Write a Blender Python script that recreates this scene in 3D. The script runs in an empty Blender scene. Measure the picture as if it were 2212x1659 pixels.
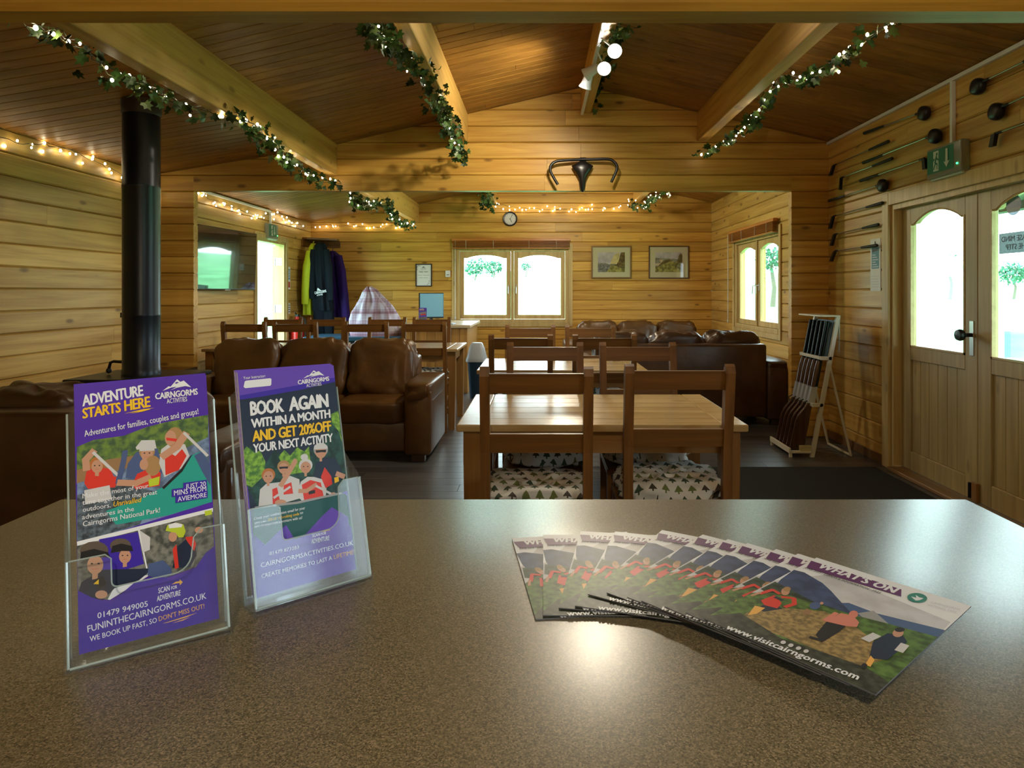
import bpy, bmesh, math, random
from mathutils import Vector, Matrix, noise
import numpy as np
random.seed(11)
SC = bpy.context.scene
COL = SC.collection
PI = math.pi
F, CX, CY, H = 1430.0, 1165.0, 631.0, 1.27      # focal length in pixels, vanishing point, eye height

# ------------------------------------------------------------------ camera, sky, exposure, large lights
cd = bpy.data.cameras.new('camera'); cam = bpy.data.objects.new('camera', cd); COL.objects.link(cam)
cam.location = (0, 0, H); cam.rotation_euler = (PI/2, 0, 0)
cd.sensor_width = 36; cd.lens = F/2212*36
cd.shift_x = (1106-CX)/2212; cd.shift_y = -(829.5-CY)/2212
cd.clip_start = .02; cd.clip_end = 400
SC.camera = cam
vs = SC.view_settings
vs.view_transform = 'Standard'; vs.look = 'None'; vs.exposure = 0.0; vs.gamma = 1.0; vs.use_curve_mapping = False
W = bpy.data.worlds.new('overcast_sky'); SC.world = W; W.use_nodes = True
wn = W.node_tree.nodes; wl = W.node_tree.links
bg = wn['Background']; bg.inputs['Strength'].default_value = 14.0
bg.inputs['Color'].default_value = (.76, .93, 1.0, 1)
SC.cycles.sample_clamp_indirect = 6.0
SC.cycles.max_bounces = 8; SC.cycles.diffuse_bounces = 4; SC.cycles.transparent_max_bounces = 14

def lamp(kind, name, loc, energy, color=(1, 1, 1), rot=(0, 0, 0), **kw):
    d = bpy.data.lights.new(name, kind); d.energy = energy; d.color = color
    for k, v in kw.items(): setattr(d, k, v)
    o = bpy.data.objects.new(name, d); COL.objects.link(o); o.location = loc; o.rotation_euler = rot
    return o
def portal(loc, rot, sx, sy):
    o = lamp('AREA', 'daylight_portal', loc, 1, rot=rot, shape='RECTANGLE', size=sx, size_y=sy)
    o.data.cycles.is_portal = True
portal((-.40, 9.90, 1.38), (-PI/2, 0, 0), 1.66, 1.12)              # back window
portal((2.68, 7.78, 1.38), (0, PI/2, 0), 1.12, 1.62)               # side window
portal((2.68, 3.90, 1.0), (0, PI/2, 0), 2.0, 1.7)                  # glazed doors
portal((-3.52, 8.31, 1.0), (0, -PI/2, 0), 2.0, .92)                # open side door
portal((2.68, -.65, 1.525), (0, PI/2, 0), 1.19, 1.34)                  # window beside the bar

# ------------------------------------------------------------------ helpers
def pt(px, py, Y): return Vector(((px-CX)*Y/F, Y, H-(py-CY)*Y/F))
def on_x(px, py, X): return pt(px, py, X*F/(px-CX))
def on_z(px, py, Z): return pt(px, py, (H-Z)*F/(py-CY))

def tag(o, label=None, cat=None, group=None, kind=None):
    for k, v in (('label', label), ('category', cat), ('group', group), ('kind', kind)):
        if v: o[k] = v
    return o
def thing(name, label, cat, loc=(0, 0, 0), rotz=0, group=None, rot=None, kind=None):
    o = bpy.data.objects.new(name, None); COL.objects.link(o); o.empty_display_size = .05
    o.location = loc; o.rotation_euler = rot if rot else (0, 0, rotz)
    return tag(o, label, cat, group, kind)
def copy_tree(o, parent=None):
    c = o.copy(); COL.objects.link(c)
    if parent: c.parent = parent
    for ch in list(o.children): copy_tree(ch, c)
    return c

class MB:
    """collects shapes and links them as one mesh object"""
    def __init__(s): s.bm = bmesh.new(); s.mi = 0
    def _new(s, verts, faces):
        vs_ = [s.bm.verts.new(v) for v in verts]; out = []
        for f in faces:
            try:
                fc = s.bm.faces.new([vs_[i] for i in f]); fc.material_index = s.mi; out.append(fc)
            except ValueError: pass
        return vs_, out
    def box(s, lo, hi, bev=0, seg=1, M=None):
        x0, y0, z0 = lo; x1, y1, z1 = hi
        v = [(x0,y0,z0),(x1,y0,z0),(x1,y1,z0),(x0,y1,z0),(x0,y0,z1),(x1,y0,z1),(x1,y1,z1),(x0,y1,z1)]
        if M is not None: v = [M @ Vector(p) for p in v]
        vv, ff = s._new(v, [(3,2,1,0),(4,5,6,7),(0,1,5,4),(1,2,6,5),(2,3,7,6),(3,0,4,7)])
        if bev:
            es = list({e for f in ff for e in f.edges})
            r = bmesh.ops.bevel(s.bm, geom=es, offset=bev, segments=seg, affect='EDGES', profile=.5)
            for f in r['faces']: f.material_index = s.mi
        return s
    def prism(s, poly, vec, M=None):
        """closed 3-D polygon extruded along vec"""
        vec = Vector(vec); a = [Vector(p) for p in poly]; n = len(a)
        v = a + [p+vec for p in a]
        if M is not None: v = [M @ p for p in v]
        s._new(v, [tuple(range(n))[::-1], tuple(range(n, 2*n))] + [(i, (i+1) % n, n+(i+1) % n, n+i) for i in range(n)])
        return s
    def tube(s, pts, r, n=8, cap=True, M=None):
        P = [Vector(p) for p in pts]
        if M is not None: P = [M @ p for p in P]
        R = r if isinstance(r, (list, tuple)) else [r]*len(P)
        rings = []; prev = None
        for i, p in enumerate(P):
            t = (P[min(i+1, len(P)-1)] - P[max(i-1, 0)]).normalized()
            if prev is None:
                a = Vector((0, 0, 1)) if abs(t.z) < .9 else Vector((1, 0, 0))
                u = t.cross(a).normalized()
            else:
                u = (prev - t*prev.dot(t)).normalized()
            w = t.cross(u); prev = u
            rings.append([p + (u*math.cos(2*PI*k/n) + w*math.sin(2*PI*k/n))*R[i] for k in range(n)])
        v = [q for g in rings for q in g]; f = []
        for i in range(len(P)-1):
            for k in range(n):
                f.append((i*n+k, i*n+(k+1) % n, (i+1)*n+(k+1) % n, (i+1)*n+k))
        if cap: f += [tuple(range(n))[::-1], tuple(range((len(P)-1)*n, len(P)*n))]
        s._new(v, f); return s
    def lathe(s, prof, n=20, M=None, cap=True):
        """prof = [(r,z)...] around z"""
        v = []; f = []
        for r, z in prof:
            for k in range(n): v.append(Vector((max(r, 1e-5)*math.cos(2*PI*k/n), max(r, 1e-5)*math.sin(2*PI*k/n), z)))
        for i in range(len(prof)-1):
            for k in range(n): f.append((i*n+k, i*n+(k+1) % n, (i+1)*n+(k+1) % n, (i+1)*n+k))
        if cap: f += [tuple(range(n))[::-1], tuple(range((len(prof)-1)*n, len(prof)*n))]
        if M is not None: v = [M @ p for p in v]
        s._new(v, f); return s
    def pillow(s, c, size, e=.35, nu=26, nv=18, disp=None, M=None):
        """rounded soft block (superellipsoid); disp(unit vector) -> outward offset in metres"""
        v = []; f = []
        sp = lambda w, q: math.copysign(abs(w)**q, w)
        for j in range(nv+1):
            ph = -PI/2 + PI*j/nv
            for i in range(nu):
                th = 2*PI*i/nu
                d = Vector((sp(math.cos(ph), e)*sp(math.cos(th), e), sp(math.cos(ph), e)*sp(math.sin(th), e), sp(math.sin(ph), e)))
                k = 1 + (disp(d) if disp else 0)
                v.append(Vector((c[0]+d.x*size[0]/2*k, c[1]+d.y*size[1]/2*k, c[2]+d.z*size[2]/2*k)))
        for j in range(nv):
            for i in range(nu): f.append((j*nu+i, j*nu+(i+1) % nu, (j+1)*nu+(i+1) % nu, (j+1)*nu+i))
        if M is not None: v = [M @ p for p in v]
        s._new(v, f); return s
    def loft(s, rings, cap=True):
        n = len(rings[0]); v = [Vector(p) for g in rings for p in g]; f = []
        for i in range(len(rings)-1):
            for k in range(n): f.append((i*n+k, i*n+(k+1) % n, (i+1)*n+(k+1) % n, (i+1)*n+k))
        if cap: f += [tuple(range(n))[::-1], tuple(range((len(rings)-1)*n, len(rings)*n))]
        s._new(v, f); return s
    def build(s, name, mats, parent=None, smooth=0, flip=True):
        bm = s.bm
        if flip: bmesh.ops.recalc_face_normals(bm, faces=bm.faces)
        me = bpy.data.meshes.new(name); bm.to_mesh(me); bm.free()
        for m in (mats if isinstance(mats, (list, tuple)) else [mats]): me.materials.append(m)
        if smooth:
            for p in me.polygons: p.use_smooth = True
            me.set_sharp_from_angle(angle=math.radians(smooth))
        o = bpy.data.objects.new(name, me); COL.objects.link(o)
        if parent: o.parent = parent
        return o

# ------------------------------------------------------------------ materials
_M = {}
def mat(name, col, rough=.5, metal=0, emis=None, es=0, spec=.5, bump=0, bscale=80, coat=0, mottle=0, mscale=30, col2=None, sheen=0):
    if name in _M: return _M[name]
    m = bpy.data.materials.new(name); m.use_nodes = True; _M[name] = m
    nt = m.node_tree; N = nt.nodes; L = nt.links; b = N['Principled BSDF']
    c4 = (*col, 1)
    b.inputs['Base Color'].default_value = c4; b.inputs['Roughness'].default_value = rough
    b.inputs['Metallic'].default_value = metal; b.inputs['Specular IOR Level'].default_value = spec
    if coat: b.inputs['Coat Weight'].default_value = coat; b.inputs['Coat Roughness'].default_value = .12
    if sheen: b.inputs['Sheen Weight'].default_value = sheen
    if emis: b.inputs['Emission Color'].default_value = (*emis, 1); b.inputs['Emission Strength'].default_value = es
    if mottle or bump:
        tc = N.new('ShaderNodeTexCoord')
    if mottle:
        nz = N.new('ShaderNodeTexNoise'); nz.inputs['Scale'].default_value = mscale; nz.inputs['Detail'].default_value = 4
        L.new(tc.outputs['Object'], nz.inputs['Vector'])
        rp = N.new('ShaderNodeValToRGB'); rp.color_ramp.elements[0].position = .38; rp.color_ramp.elements[1].position = .62
        c2 = col2 or tuple(min(1, k*(1+mottle)) for k in col); c1 = col if col2 else tuple(k*(1-mottle) for k in col)
        rp.color_ramp.elements[0].color = (*c1, 1); rp.color_ramp.elements[1].color = (*c2, 1)
        L.new(nz.outputs['Fac'], rp.inputs['Fac']); L.new(rp.outputs['Color'], b.inputs['Base Color'])
    if bump:
        nb = N.new('ShaderNodeTexNoise'); nb.inputs['Scale'].default_value = bscale; nb.inputs['Detail'].default_value = 5
        L.new(tc.outputs['Object'], nb.inputs['Vector'])
        bp = N.new('ShaderNodeBump'); bp.inputs['Strength'].default_value = bump; bp.inputs['Distance'].default_value = .01
        L.new(nb.outputs['Fac'], bp.inputs['Height']); L.new(bp.outputs['Normal'], b.inputs['Normal'])
    return m

def wood(name, dark, light, axis='x', rough=.42, knots=1.0, rnd=.3, spec=.4, gs=1.0):
    """pine: long grain, knots, each board its own tone"""
    if name in _M: return _M[name]
    m = bpy.data.materials.new(name); m.use_nodes = True; _M[name] = m
    nt = m.node_tree; N = nt.nodes; L = nt.links; b = N['Principled BSDF']
    tc = N.new('ShaderNodeTexCoord'); geo = N.new('ShaderNodeNewGeometry')
    ai = 'xyz'.index(axis)
    def mp(al, ac):
        q = N.new('ShaderNodeMapping'); s = [ac*gs]*3; s[ai] = al*gs
        q.inputs['Scale'].default_value = s; L.new(tc.outputs['Object'], q.inputs['Vector'])
        # shift every board so that the grain does not run on from one to the next
        ad = N.new('ShaderNodeVectorMath'); ad.operation = 'ADD'
        cm = N.new('ShaderNodeCombineXYZ'); ml = N.new('ShaderNodeMath'); ml.operation = 'MULTIPLY'; ml.inputs[1].default_value = 37.0
        L.new(geo.outputs['Random Per Island'], ml.inputs[0])
        for k in 'XYZ': L.new(ml.outputs[0], cm.inputs[k])
        L.new(q.outputs['Vector'], ad.inputs[0]); L.new(cm.outputs[0], ad.inputs[1])
        return ad.outputs[0]
    n1 = N.new('ShaderNodeTexNoise'); n1.inputs['Scale'].default_value = 1; n1.inputs['Detail'].default_value = 5; n1.inputs['Distortion'].default_value = .8
    L.new(mp(.9, 16), n1.inputs['Vector'])
    n2 = N.new('ShaderNodeTexNoise'); n2.inputs['Scale'].default_value = 1; n2.inputs['Detail'].default_value = 3
    L.new(mp(3, 140), n2.inputs['Vector'])
    rp = N.new('ShaderNodeValToRGB'); e = rp.color_ramp.elements
    e[0].position = .3; e[0].color = (*dark, 1); e[1].position = .66; e[1].color = (*light, 1)
    mx0 = N.new('ShaderNodeMath'); mx0.operation = 'MULTIPLY_ADD'; mx0.inputs[1].default_value = .3; mx0.inputs[2].default_value = -.15
    L.new(n2.outputs['Fac'], mx0.inputs[0])
    ad = N.new('ShaderNodeMath'); ad.operation = 'ADD'; L.new(n1.outputs['Fac'], ad.inputs[0]); L.new(mx0.outputs[0], ad.inputs[1])
    L.new(ad.outputs[0], rp.inputs['Fac'])
    out = rp.outputs['Color']
    hv = N.new('ShaderNodeHueSaturation')
    mr = N.new('ShaderNodeMapRange'); mr.inputs['To Min'].default_value = 1-rnd/2; mr.inputs['To Max'].default_value = 1+rnd/2
    L.new(geo.outputs['Random Per Island'], mr.inputs['Value']); L.new(mr.outputs[0], hv.inputs['Value'])
    L.new(out, hv.inputs['Color']); out = hv.outputs['Color']
    if knots:
        vo = N.new('ShaderNodeTexVoronoi'); vo.inputs['Scale'].default_value = 1; L.new(mp(3.0, 7.5), vo.inputs['Vector'])
        lt = N.new('ShaderNodeMapRange'); lt.inputs['From Min'].default_value = .07; lt.inputs['From Max'].default_value = .16
        lt.inputs['To Min'].default_value = 1; lt.inputs['To Max'].default_value = 0
        L.new(vo.outputs['Distance'], lt.inputs['Value'])
        sx = N.new('ShaderNodeSeparateColor'); L.new(vo.outputs['Color'], sx.inputs[0])
        gt = N.new('ShaderNodeMath'); gt.operation = 'GREATER_THAN'; gt.inputs[1].default_value = .35; L.new(sx.outputs[0], gt.inputs[0])
        ml = N.new('ShaderNodeMath'); ml.operation = 'MULTIPLY'; L.new(lt.outputs[0], ml.inputs[0]); L.new(gt.outputs[0], ml.inputs[1])
        m2 = N.new('ShaderNodeMath'); m2.operation = 'MULTIPLY'; m2.inputs[1].default_value = .75*knots; L.new(ml.outputs[0], m2.inputs[0])
        mx = N.new('ShaderNodeMix'); mx.data_type = 'RGBA'; mx.inputs['B'].default_value = (dark[0]*.28, dark[1]*.22, dark[2]*.2, 1)
        L.new(m2.outputs[0], mx.inputs['Factor']); L.new(out, mx.inputs['A']); out = mx.outputs['Result']
    L.new(out, b.inputs['Base Color'])
    b.inputs['Roughness'].default_value = rough; b.inputs['Specular IOR Level'].default_value = spec
    bp = N.new('ShaderNodeBump'); bp.inputs['Strength'].default_value = .08; bp.inputs['Distance'].default_value = .004
    L.new(ad.outputs[0], bp.inputs['Height']); L.new(bp.outputs['Normal'], b.inputs['Normal'])
    return m

def clear(name, tint=(1, 1, 1), gloss=.06, rough=.02, milk=0.0, milkcol=(.8, .85, .9)):
    """thin clear sheet: mostly see-through, mirror-like at grazing angles"""
    if name in _M: return _M[name]
    m = bpy.data.materials.new(name); m.use_nodes = True; _M[name] = m
    nt = m.node_tree; N = nt.nodes; L = nt.links; N.clear()
    o = N.new('ShaderNodeOutputMaterial'); tr = N.new('ShaderNodeBsdfTransparent'); tr.inputs[0].default_value = (*tint, 1)
    gl = N.new('ShaderNodeBsdfGlossy'); gl.inputs['Roughness'].default_value = rough
    fr = N.new('ShaderNodeFresnel'); ge = N.new('ShaderNodeNewGeometry'); io = N.new('ShaderNodeMapRange')
    io.inputs['To Min'].default_value = 1.45; io.inputs['To Max'].default_value = 1/1.45
    L.new(ge.outputs['Backfacing'], io.inputs['Value']); L.new(io.outputs[0], fr.inputs['IOR'])
    mn = N.new('ShaderNodeMath'); mn.operation = 'MULTIPLY'; mn.inputs[1].default_value = gloss/.04; mn.use_clamp = True
    L.new(fr.outputs[0], mn.inputs[0])
    mx = N.new('ShaderNodeMixShader'); L.new(mn.outputs[0], mx.inputs[0]); L.new(tr.outputs[0], mx.inputs[1]); L.new(gl.outputs[0], mx.inputs[2])
    res = mx.outputs[0]
    if milk:
        df = N.new('ShaderNodeBsdfDiffuse'); df.inputs[0].default_value = (*milkcol, 1)
        m2 = N.new('ShaderNodeMixShader'); m2.inputs[0].default_value = milk
        L.new(res, m2.inputs[1]); L.new(df.outputs[0], m2.inputs[2]); res = m2.outputs[0]
    L.new(res, o.inputs['Surface'])
    return m

PINE_D, PINE_L = (.42, .205, .03), (.65, .385, .08)
wall_x = wood('pine_wall_across', PINE_D, PINE_L, 'x')
wall_y = wood('pine_wall_along', (.42, .23, .045), (.65, .42, .12), 'y')
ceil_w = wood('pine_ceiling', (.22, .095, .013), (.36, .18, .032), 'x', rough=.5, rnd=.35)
beam_w = wood('pine_beam', (.42, .23, .05), (.62, .38, .10), 'y', rough=.5, rnd=.1, knots=.7)
beam_x = wood('pine_beam_across', (.42, .20, .025), (.64, .34, .055), 'x', rough=.5, rnd=.1, knots=.7)
joinery = wood('pine_joinery', (.45, .31, .12), (.62, .46, .20), 'z', rough=.45, rnd=.12, knots=.5)
joinery_h = wood('pine_joinery_level', (.45, .31, .12), (.62, .46, .20), 'x', rough=.45, rnd=.12, knots=.5)
door_v = wood('pine_door', (.34, .25, .10), (.47, .36, .16), 'z', rough=.45, rnd=.1, knots=.5)
chair_w = wood('stained_pine_chair', (.10, .040, .009), (.20, .088, .020), 'z', rough=.42, rnd=.2, knots=.3, spec=.3)
chair_h = wood('stained_pine_rail', (.11, .043, .009), (.22, .098, .021), 'x', rough=.42, rnd=.2, knots=.3, spec=.3)
table_w = wood('pine_table_top', (.34, .22, .09), (.50, .35, .16), 'x', rough=.25, rnd=.2, knots=.5, spec=.5)
table_l = wood('pine_table_leg', (.17, .075, .018), (.28, .14, .038), 'z', rough=.35, rnd=.15, knots=.3)
floor_w = wood('grey_brown_floor_board', (.042, .040, .040), (.085, .080, .078), 'x', rough=.34, rnd=.4, knots=0, spec=.9)
desk_w = wood('pine_desk', (.33, .16, .04), (.50, .28, .08), 'z', rough=.4, rnd=.3, knots=.5)
white_pl = mat('white_plastic', (.75, .77, .78), .4)
black_pl = mat('black_plastic', (.012, .012, .013), .35)
black_mt = mat('black_metal', (.012, .013, .015), .38, .3)
steel = mat('brushed_steel', (.62, .62, .62), .28, 1)
cream_mt = mat('cream_painted_metal', (.62, .56, .42), .4)
glass = clear('window_glass', (.97, 1, .99), .05)
paper = mat('white_paper', (.78, .8, .82), .6)
# ------------------------------------------------------------------ the shell
XR, XL, YB, YF, YP = 2.535, -3.366, 9.75, -2.0, 5.80     # right, left, far wall, wall behind the bar, partition
RX, RZ = .406, 3.07                                       # ridge
EZR, BXL, BZL, EZL = 2.584, -1.825, 2.552, 2.300          # right eave, kink of the roof over the left beam, left eave
def roof_z(x):
    if x > RX: return RZ + (EZR-RZ)*(x-RX)/(XR-RX)
    if x > BXL: return RZ + (BZL-RZ)*(RX-x)/(RX-BXL)
    return BZL + (EZL-BZL)*(BXL-x)/(BXL-XL)
BH = .1435
def sub_rects(rects, hole):
    out = []; hu0, hu1, hz0, hz1 = hole
    for (u0, u1, a, b) in rects:
        if hu1 <= u0 or hu0 >= u1 or hz1 <= a or hz0 >= b: out.append((u0, u1, a, b)); continue
        if hu0 > u0: out.append((u0, hu0, a, b))
        if hu1 < u1: out.append((hu1, u1, a, b))
        m0, m1 = max(u0, hu0), min(u1, hu1)
        if hz0 > a + .004: out.append((m0, m1, a, hz0))
        if hz1 < b - .004: out.append((m0, m1, hz1, b))
    return out
def board_wall(name, M, length, z0, z1, holes, thick, m, planes=(), both=False, seed=1):
    """tongue-and-groove log boards. local x along the wall, y into the wall, z up"""
    rg = random.Random(seed); mb = MB(); c = .009
    n = int(math.ceil((z1-z0)/BH))
    for k in range(n):
        a, b = z0+k*BH, min(z0+(k+1)*BH, z1)
        cuts = [0]; u = rg.uniform(.6, 2.6)
        while u < length-.4: cuts.append(u); u += rg.uniform(1.6, 3.4)
        cuts.append(length)
        for i in range(len(cuts)-1):
            rs = [(cuts[i]+(.0008 if i else 0), cuts[i+1]-.0008, a, b)]
            for h in holes: rs = sub_rects(rs, h)
            for (p, q, za, zb) in rs:
                ca = c if abs(za-a) < 1e-6 else 0; cb = c if abs(zb-b) < 1e-6 else 0
                y1 = thick
                prof = [(0, za+ca), (0, zb-cb)]; gp = .0013; y2 = .025
                if cb: prof += [(c, zb-gp), (y2, zb-gp), (y2, zb)]
                if both and cb: prof += [(y1-y2, zb), (y1-y2, zb-gp), (y1-c, zb-gp), (y1, zb-cb)]
                else: prof += [(y1, zb)]
                if both and ca: prof += [(y1, za+ca), (y1-c, za+gp), (y1-y2, za+gp), (y1-y2, za)]
                else: prof += [(y1, za)]
                if ca: prof += [(y2, za), (y2, za+gp), (c, za+gp)]
                mb.prism([(p, y, z) for y, z in prof], (q-p, 0, 0), M)
    for co, no in planes:
        bmesh.ops.bisect_plane(mb.bm, geom=mb.bm.verts[:]+mb.bm.edges[:]+mb.bm.faces[:], plane_co=co, plane_no=no, clear_outer=True)
    o = mb.build(name, m, flip=False)
    me = o.data; b2 = bmesh.new(); b2.from_mesh(me); bmesh.ops.recalc_face_normals(b2, faces=b2.faces); b2.to_mesh(me); b2.free()
    return tag(o, kind='structure')
T = Matrix.Translation
def Rz(a): return Matrix.Rotation(a, 4, 'Z')
M_back = T((XL, YB, 0)); M_right = T((XR, YB+.12, 0)) @ Rz(-PI/2); M_left = T((XL, YF-.12, 0)) @ Rz(PI/2); M_part = T((XL, YP, 0))
M_front = T((XR, YF, 0)) @ Rz(PI)
WB = (-1.227, .430, .82, 1.925)                     # back window
WS = (6.98, 8.58, .82, 1.925)                       # side window (y)
DR = (3.05, 4.77, 0, 1.895)                         # glazed doors (y)
DL = (7.87, 8.76, 0, 1.92)                          # open doorway (y)
WF = (-1.30, .0, .95, 2.10)                      # window beside the bar (y)
def gable(y0):
    nr = Vector((-(EZR-RZ), 0, XR-RX)).normalized(); nm = Vector((BZL-RZ, 0, RX-BXL)).normalized()
    return nr, nm
def cut_gable(o):
    """trim a gable wall to the three roof slopes"""
    me = o.data; bm = bmesh.new(); bm.from_mesh(me)
    for (xa, za, xb, zb) in ((RX, RZ, XR, EZR), (BXL, BZL, RX, RZ), (XL, EZL, BXL, BZL)):
        no = Vector((-(zb-za), 0, xb-xa)).normalized()
        if (xa, xb) == (XL, BXL):
            # the lean-to is shallower: only trim what lies left of the kink
            bmesh.ops.bisect_plane(bm, geom=bm.verts[:]+bm.edges[:]+bm.faces[:], plane_co=(BXL, 0, 0), plane_no=(1, 0, 0))
            bmesh.ops.bisect_plane(bm, geom=bm.verts[:]+bm.edges[:]+bm.faces[:], plane_co=(xa, 0, za), plane_no=no)
            dele = [f for f in bm.faces if f.calc_center_median().x < BXL and (f.calc_center_median()-Vector((xa, 0, za))).dot(no) > 1e-5]
            bmesh.ops.delete(bm, geom=dele, context='FACES')
        elif (xa, xb) == (BXL, RX):
            bmesh.ops.bisect_plane(bm, geom=bm.verts[:]+bm.edges[:]+bm.faces[:], plane_co=(BXL, 0, 0), plane_no=(1, 0, 0))
            bmesh.ops.bisect_plane(bm, geom=bm.verts[:]+bm.edges[:]+bm.faces[:], plane_co=(xa, 0, za), plane_no=no)
            dele = [f for f in bm.faces if f.calc_center_median().x > BXL and (f.calc_center_median()-Vector((xa, 0, za))).dot(no) > 1e-5]
            bmesh.ops.delete(bm, geom=dele, context='FACES')
        else:
            bmesh.ops.bisect_plane(bm, geom=bm.verts[:]+bm.edges[:]+bm.faces[:], plane_co=(xa, 0, za), plane_no=no, clear_outer=True)
    bm.to_mesh(me); bm.free()
LEN = XR-XL
w = board_wall('wall_back', M_back, LEN, 0, RZ+.05, [(WB[0]-XL, WB[1]-XL, WB[2], WB[3])], .12, wall_x, seed=3); cut_gable(w)
w = board_wall('wall_partition', M_part, LEN, 0, RZ+.05, [(-3.03-XL, 2.21-XL, -1, 2.158)], .075, wall_x, both=True, seed=5); cut_gable(w)
w = board_wall('wall_front', M_front, LEN, 0, RZ+.05, [], .12, wall_x, seed=8); cut_gable(w)
board_wall('wall_right', M_right, YB-YF+.24, 0, EZR+.03, [(YB+.12-WS[1], YB+.12-WS[0], WS[2], WS[3]), (YB+.12-DR[1], YB+.12-DR[0], DR[2], DR[3]), (YB+.12-WF[1], YB+.12-WF[0], WF[2], WF[3])], .12, wall_y, seed=13)
board_wall('wall_left', M_left, YB-YF+.24, 0, EZL+.03, [(DL[0]-YF+.12, DL[1]-YF+.12, DL[2], DL[3])], .12, wall_y, seed=21)

def ceiling(name, xa, za, xb, zb, seed):
    rg = random.Random(seed); mb = MB(); d = Vector((xb-xa, 0, zb-za)); n = Vector((-(zb-za), 0, xb-xa)).normalized()
    y = YF; w_ = .098; c = .005
    while y < YB:
        cuts = [0, 1] if rg.random() < .6 else [0, rg.uniform(.25, .75), 1]
        for i in range(len(cuts)-1):
            p = Vector((xa, 0, za))+d*cuts[i]
            prof = [(y+c, 0), (y+w_-c, 0), (y+w_-.0009, c), (y+w_-.0009, .012), (y+w_, .012), (y+w_, .02), (y, .02), (y, .012), (y+.0009, .012), (y+.0009, c)]
            mb.prism([(p.x+n.x*h, yy, p.z+n.z*h) for yy, h in prof], d*(cuts[i+1]-cuts[i]-.001))
        y += w_
    return tag(mb.build(name, ceil_w), kind='structure')
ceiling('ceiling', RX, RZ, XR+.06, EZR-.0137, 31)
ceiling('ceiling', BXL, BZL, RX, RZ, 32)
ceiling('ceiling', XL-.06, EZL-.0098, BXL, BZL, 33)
rf = MB()                                             # roof covering above the boards
for (xa, za, xb, zb) in ((RX, RZ, XR+.5, roof_z(XR+.5)), (BXL, BZL, RX, RZ), (XL-.5, roof_z(XL-.5), BXL, BZL)):
    rf.prism([(xa, YF-.4, za+.03), (xb, YF-.4, zb+.03), (xb, YF-.4, zb+.12), (xa, YF-.4, za+.12)], (0, YB-YF+.8, 0))
tag(rf.build('roof', mat('roof_felt', (.05, .05, .05), .9)), kind='structure')

fl = MB(); rg = random.Random(4); y = YF
while y < YB:
    x = XL-.1-rg.uniform(0, 1.2)
    while x < XR+.1:
        x1 = min(x+1.22, XR+.1)
        if x1 > XL-.1: fl.box((max(x, XL-.1)+.0006, y+.0006, -.02), (x1-.0006, min(y+.148, YB)-.0006, 0), .0012)
        x += 1.22
    y += .148
tag(fl.build('floor', floor_w), kind='structure')

for nm_, xa, xb, spans in (('baseboard_right', XR-.014, XR, ((YF, DR[0]-.09), (DR[1]+.09, YP), (YP+.075, YB))), ('baseboard_left', XL, XL+.014, ((YF, YP), (YP+.075, DL[0]-.07), (DL[1]+.07, YB)))):
    bb = MB()
    for ya, yb_ in spans: bb.box((xa, ya, 0), (xb, yb_, .07), .003)
    tag(bb.build(nm_, wood('dark_baseboard', (.12, .06, .02), (.2, .1, .035), 'y', knots=.3)), kind='structure')

def beam(x0, x1, zb, y0, y1, name='beam'):
    mb = MB(); top = min(roof_z(x0), roof_z(x1))
    mb.box((x0, y0, zb), (x1, y1, top+.02), .004)
    return tag(mb.build(name, beam_w), kind='structure')
for y0, y1 in ((YF, YP), (YP+.075, YB)):
    beam(-1.855, -1.772, 2.288, y0, y1)
    beam(-.705, -.627, 2.568, y0, y1)
    beam(1.383, 1.476, 2.592, y0, y1)
    beam(.362, .452, 2.835, y0, y1)
tb = MB(); tb.prism([(XL, 1.93, 2.115), (XL, 1.945, 2.095), (XL, 2.03, 2.095), (XL, 2.04, 2.105), (XL, 2.04, 2.28), (XL, 1.93, 2.28)], (XR-XL, 0, 0))
tag(tb.build('beam', beam_x), kind='structure')

# ------------------------------------------------------------------ windows and doors
def arch_pts(x0, x1, zs, rise, n=14, sh=.07):
    """shouldered arch from left to right"""
    P = [(x0, zs)]
    for i in range(n+1):
        t = i/n; P.append((x0+(x1-x0)*(sh+(1-2*sh)*t), zs+rise*math.sin(PI*t)**.8))
    P.append((x1, zs)); return P
def sash(mb, x0, x1, z0, z1, y0, y1, st, rail_b, rail_t, rise):
    """frame with a shouldered arch top; returns the clear opening"""
    mb.box((x0, y0, z0), (x0+st, y1, z1), .004); mb.box((x1-st, y0, z0), (x1, y1, z1), .004)
    mb.box((x0+st, y0, z0), (x1-st, y1, z0+rail_b), .003)
    zs = z1-rail_t-rise
    a = arch_pts(x0+st, x1-st, zs, rise)
    mb.prism([(x, y0, z) for x, z in a]+[(x1-st, y0, z1), (x0+st, y0, z1)], (0, y1-y0, 0))
    return a, z0+rail_b
def pane(mb, a, zb, y):
    mb.prism([(a[0][0]-.005, y, zb-.004)]+[(x+(-.005 if i == 0 else .005 if i == len(a)-1 else 0), y, z+.004) for i, (x, z) in enumerate(a)]+[(a[-1][0]+.005, y, zb-.004)], (0, .004, 0))

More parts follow.
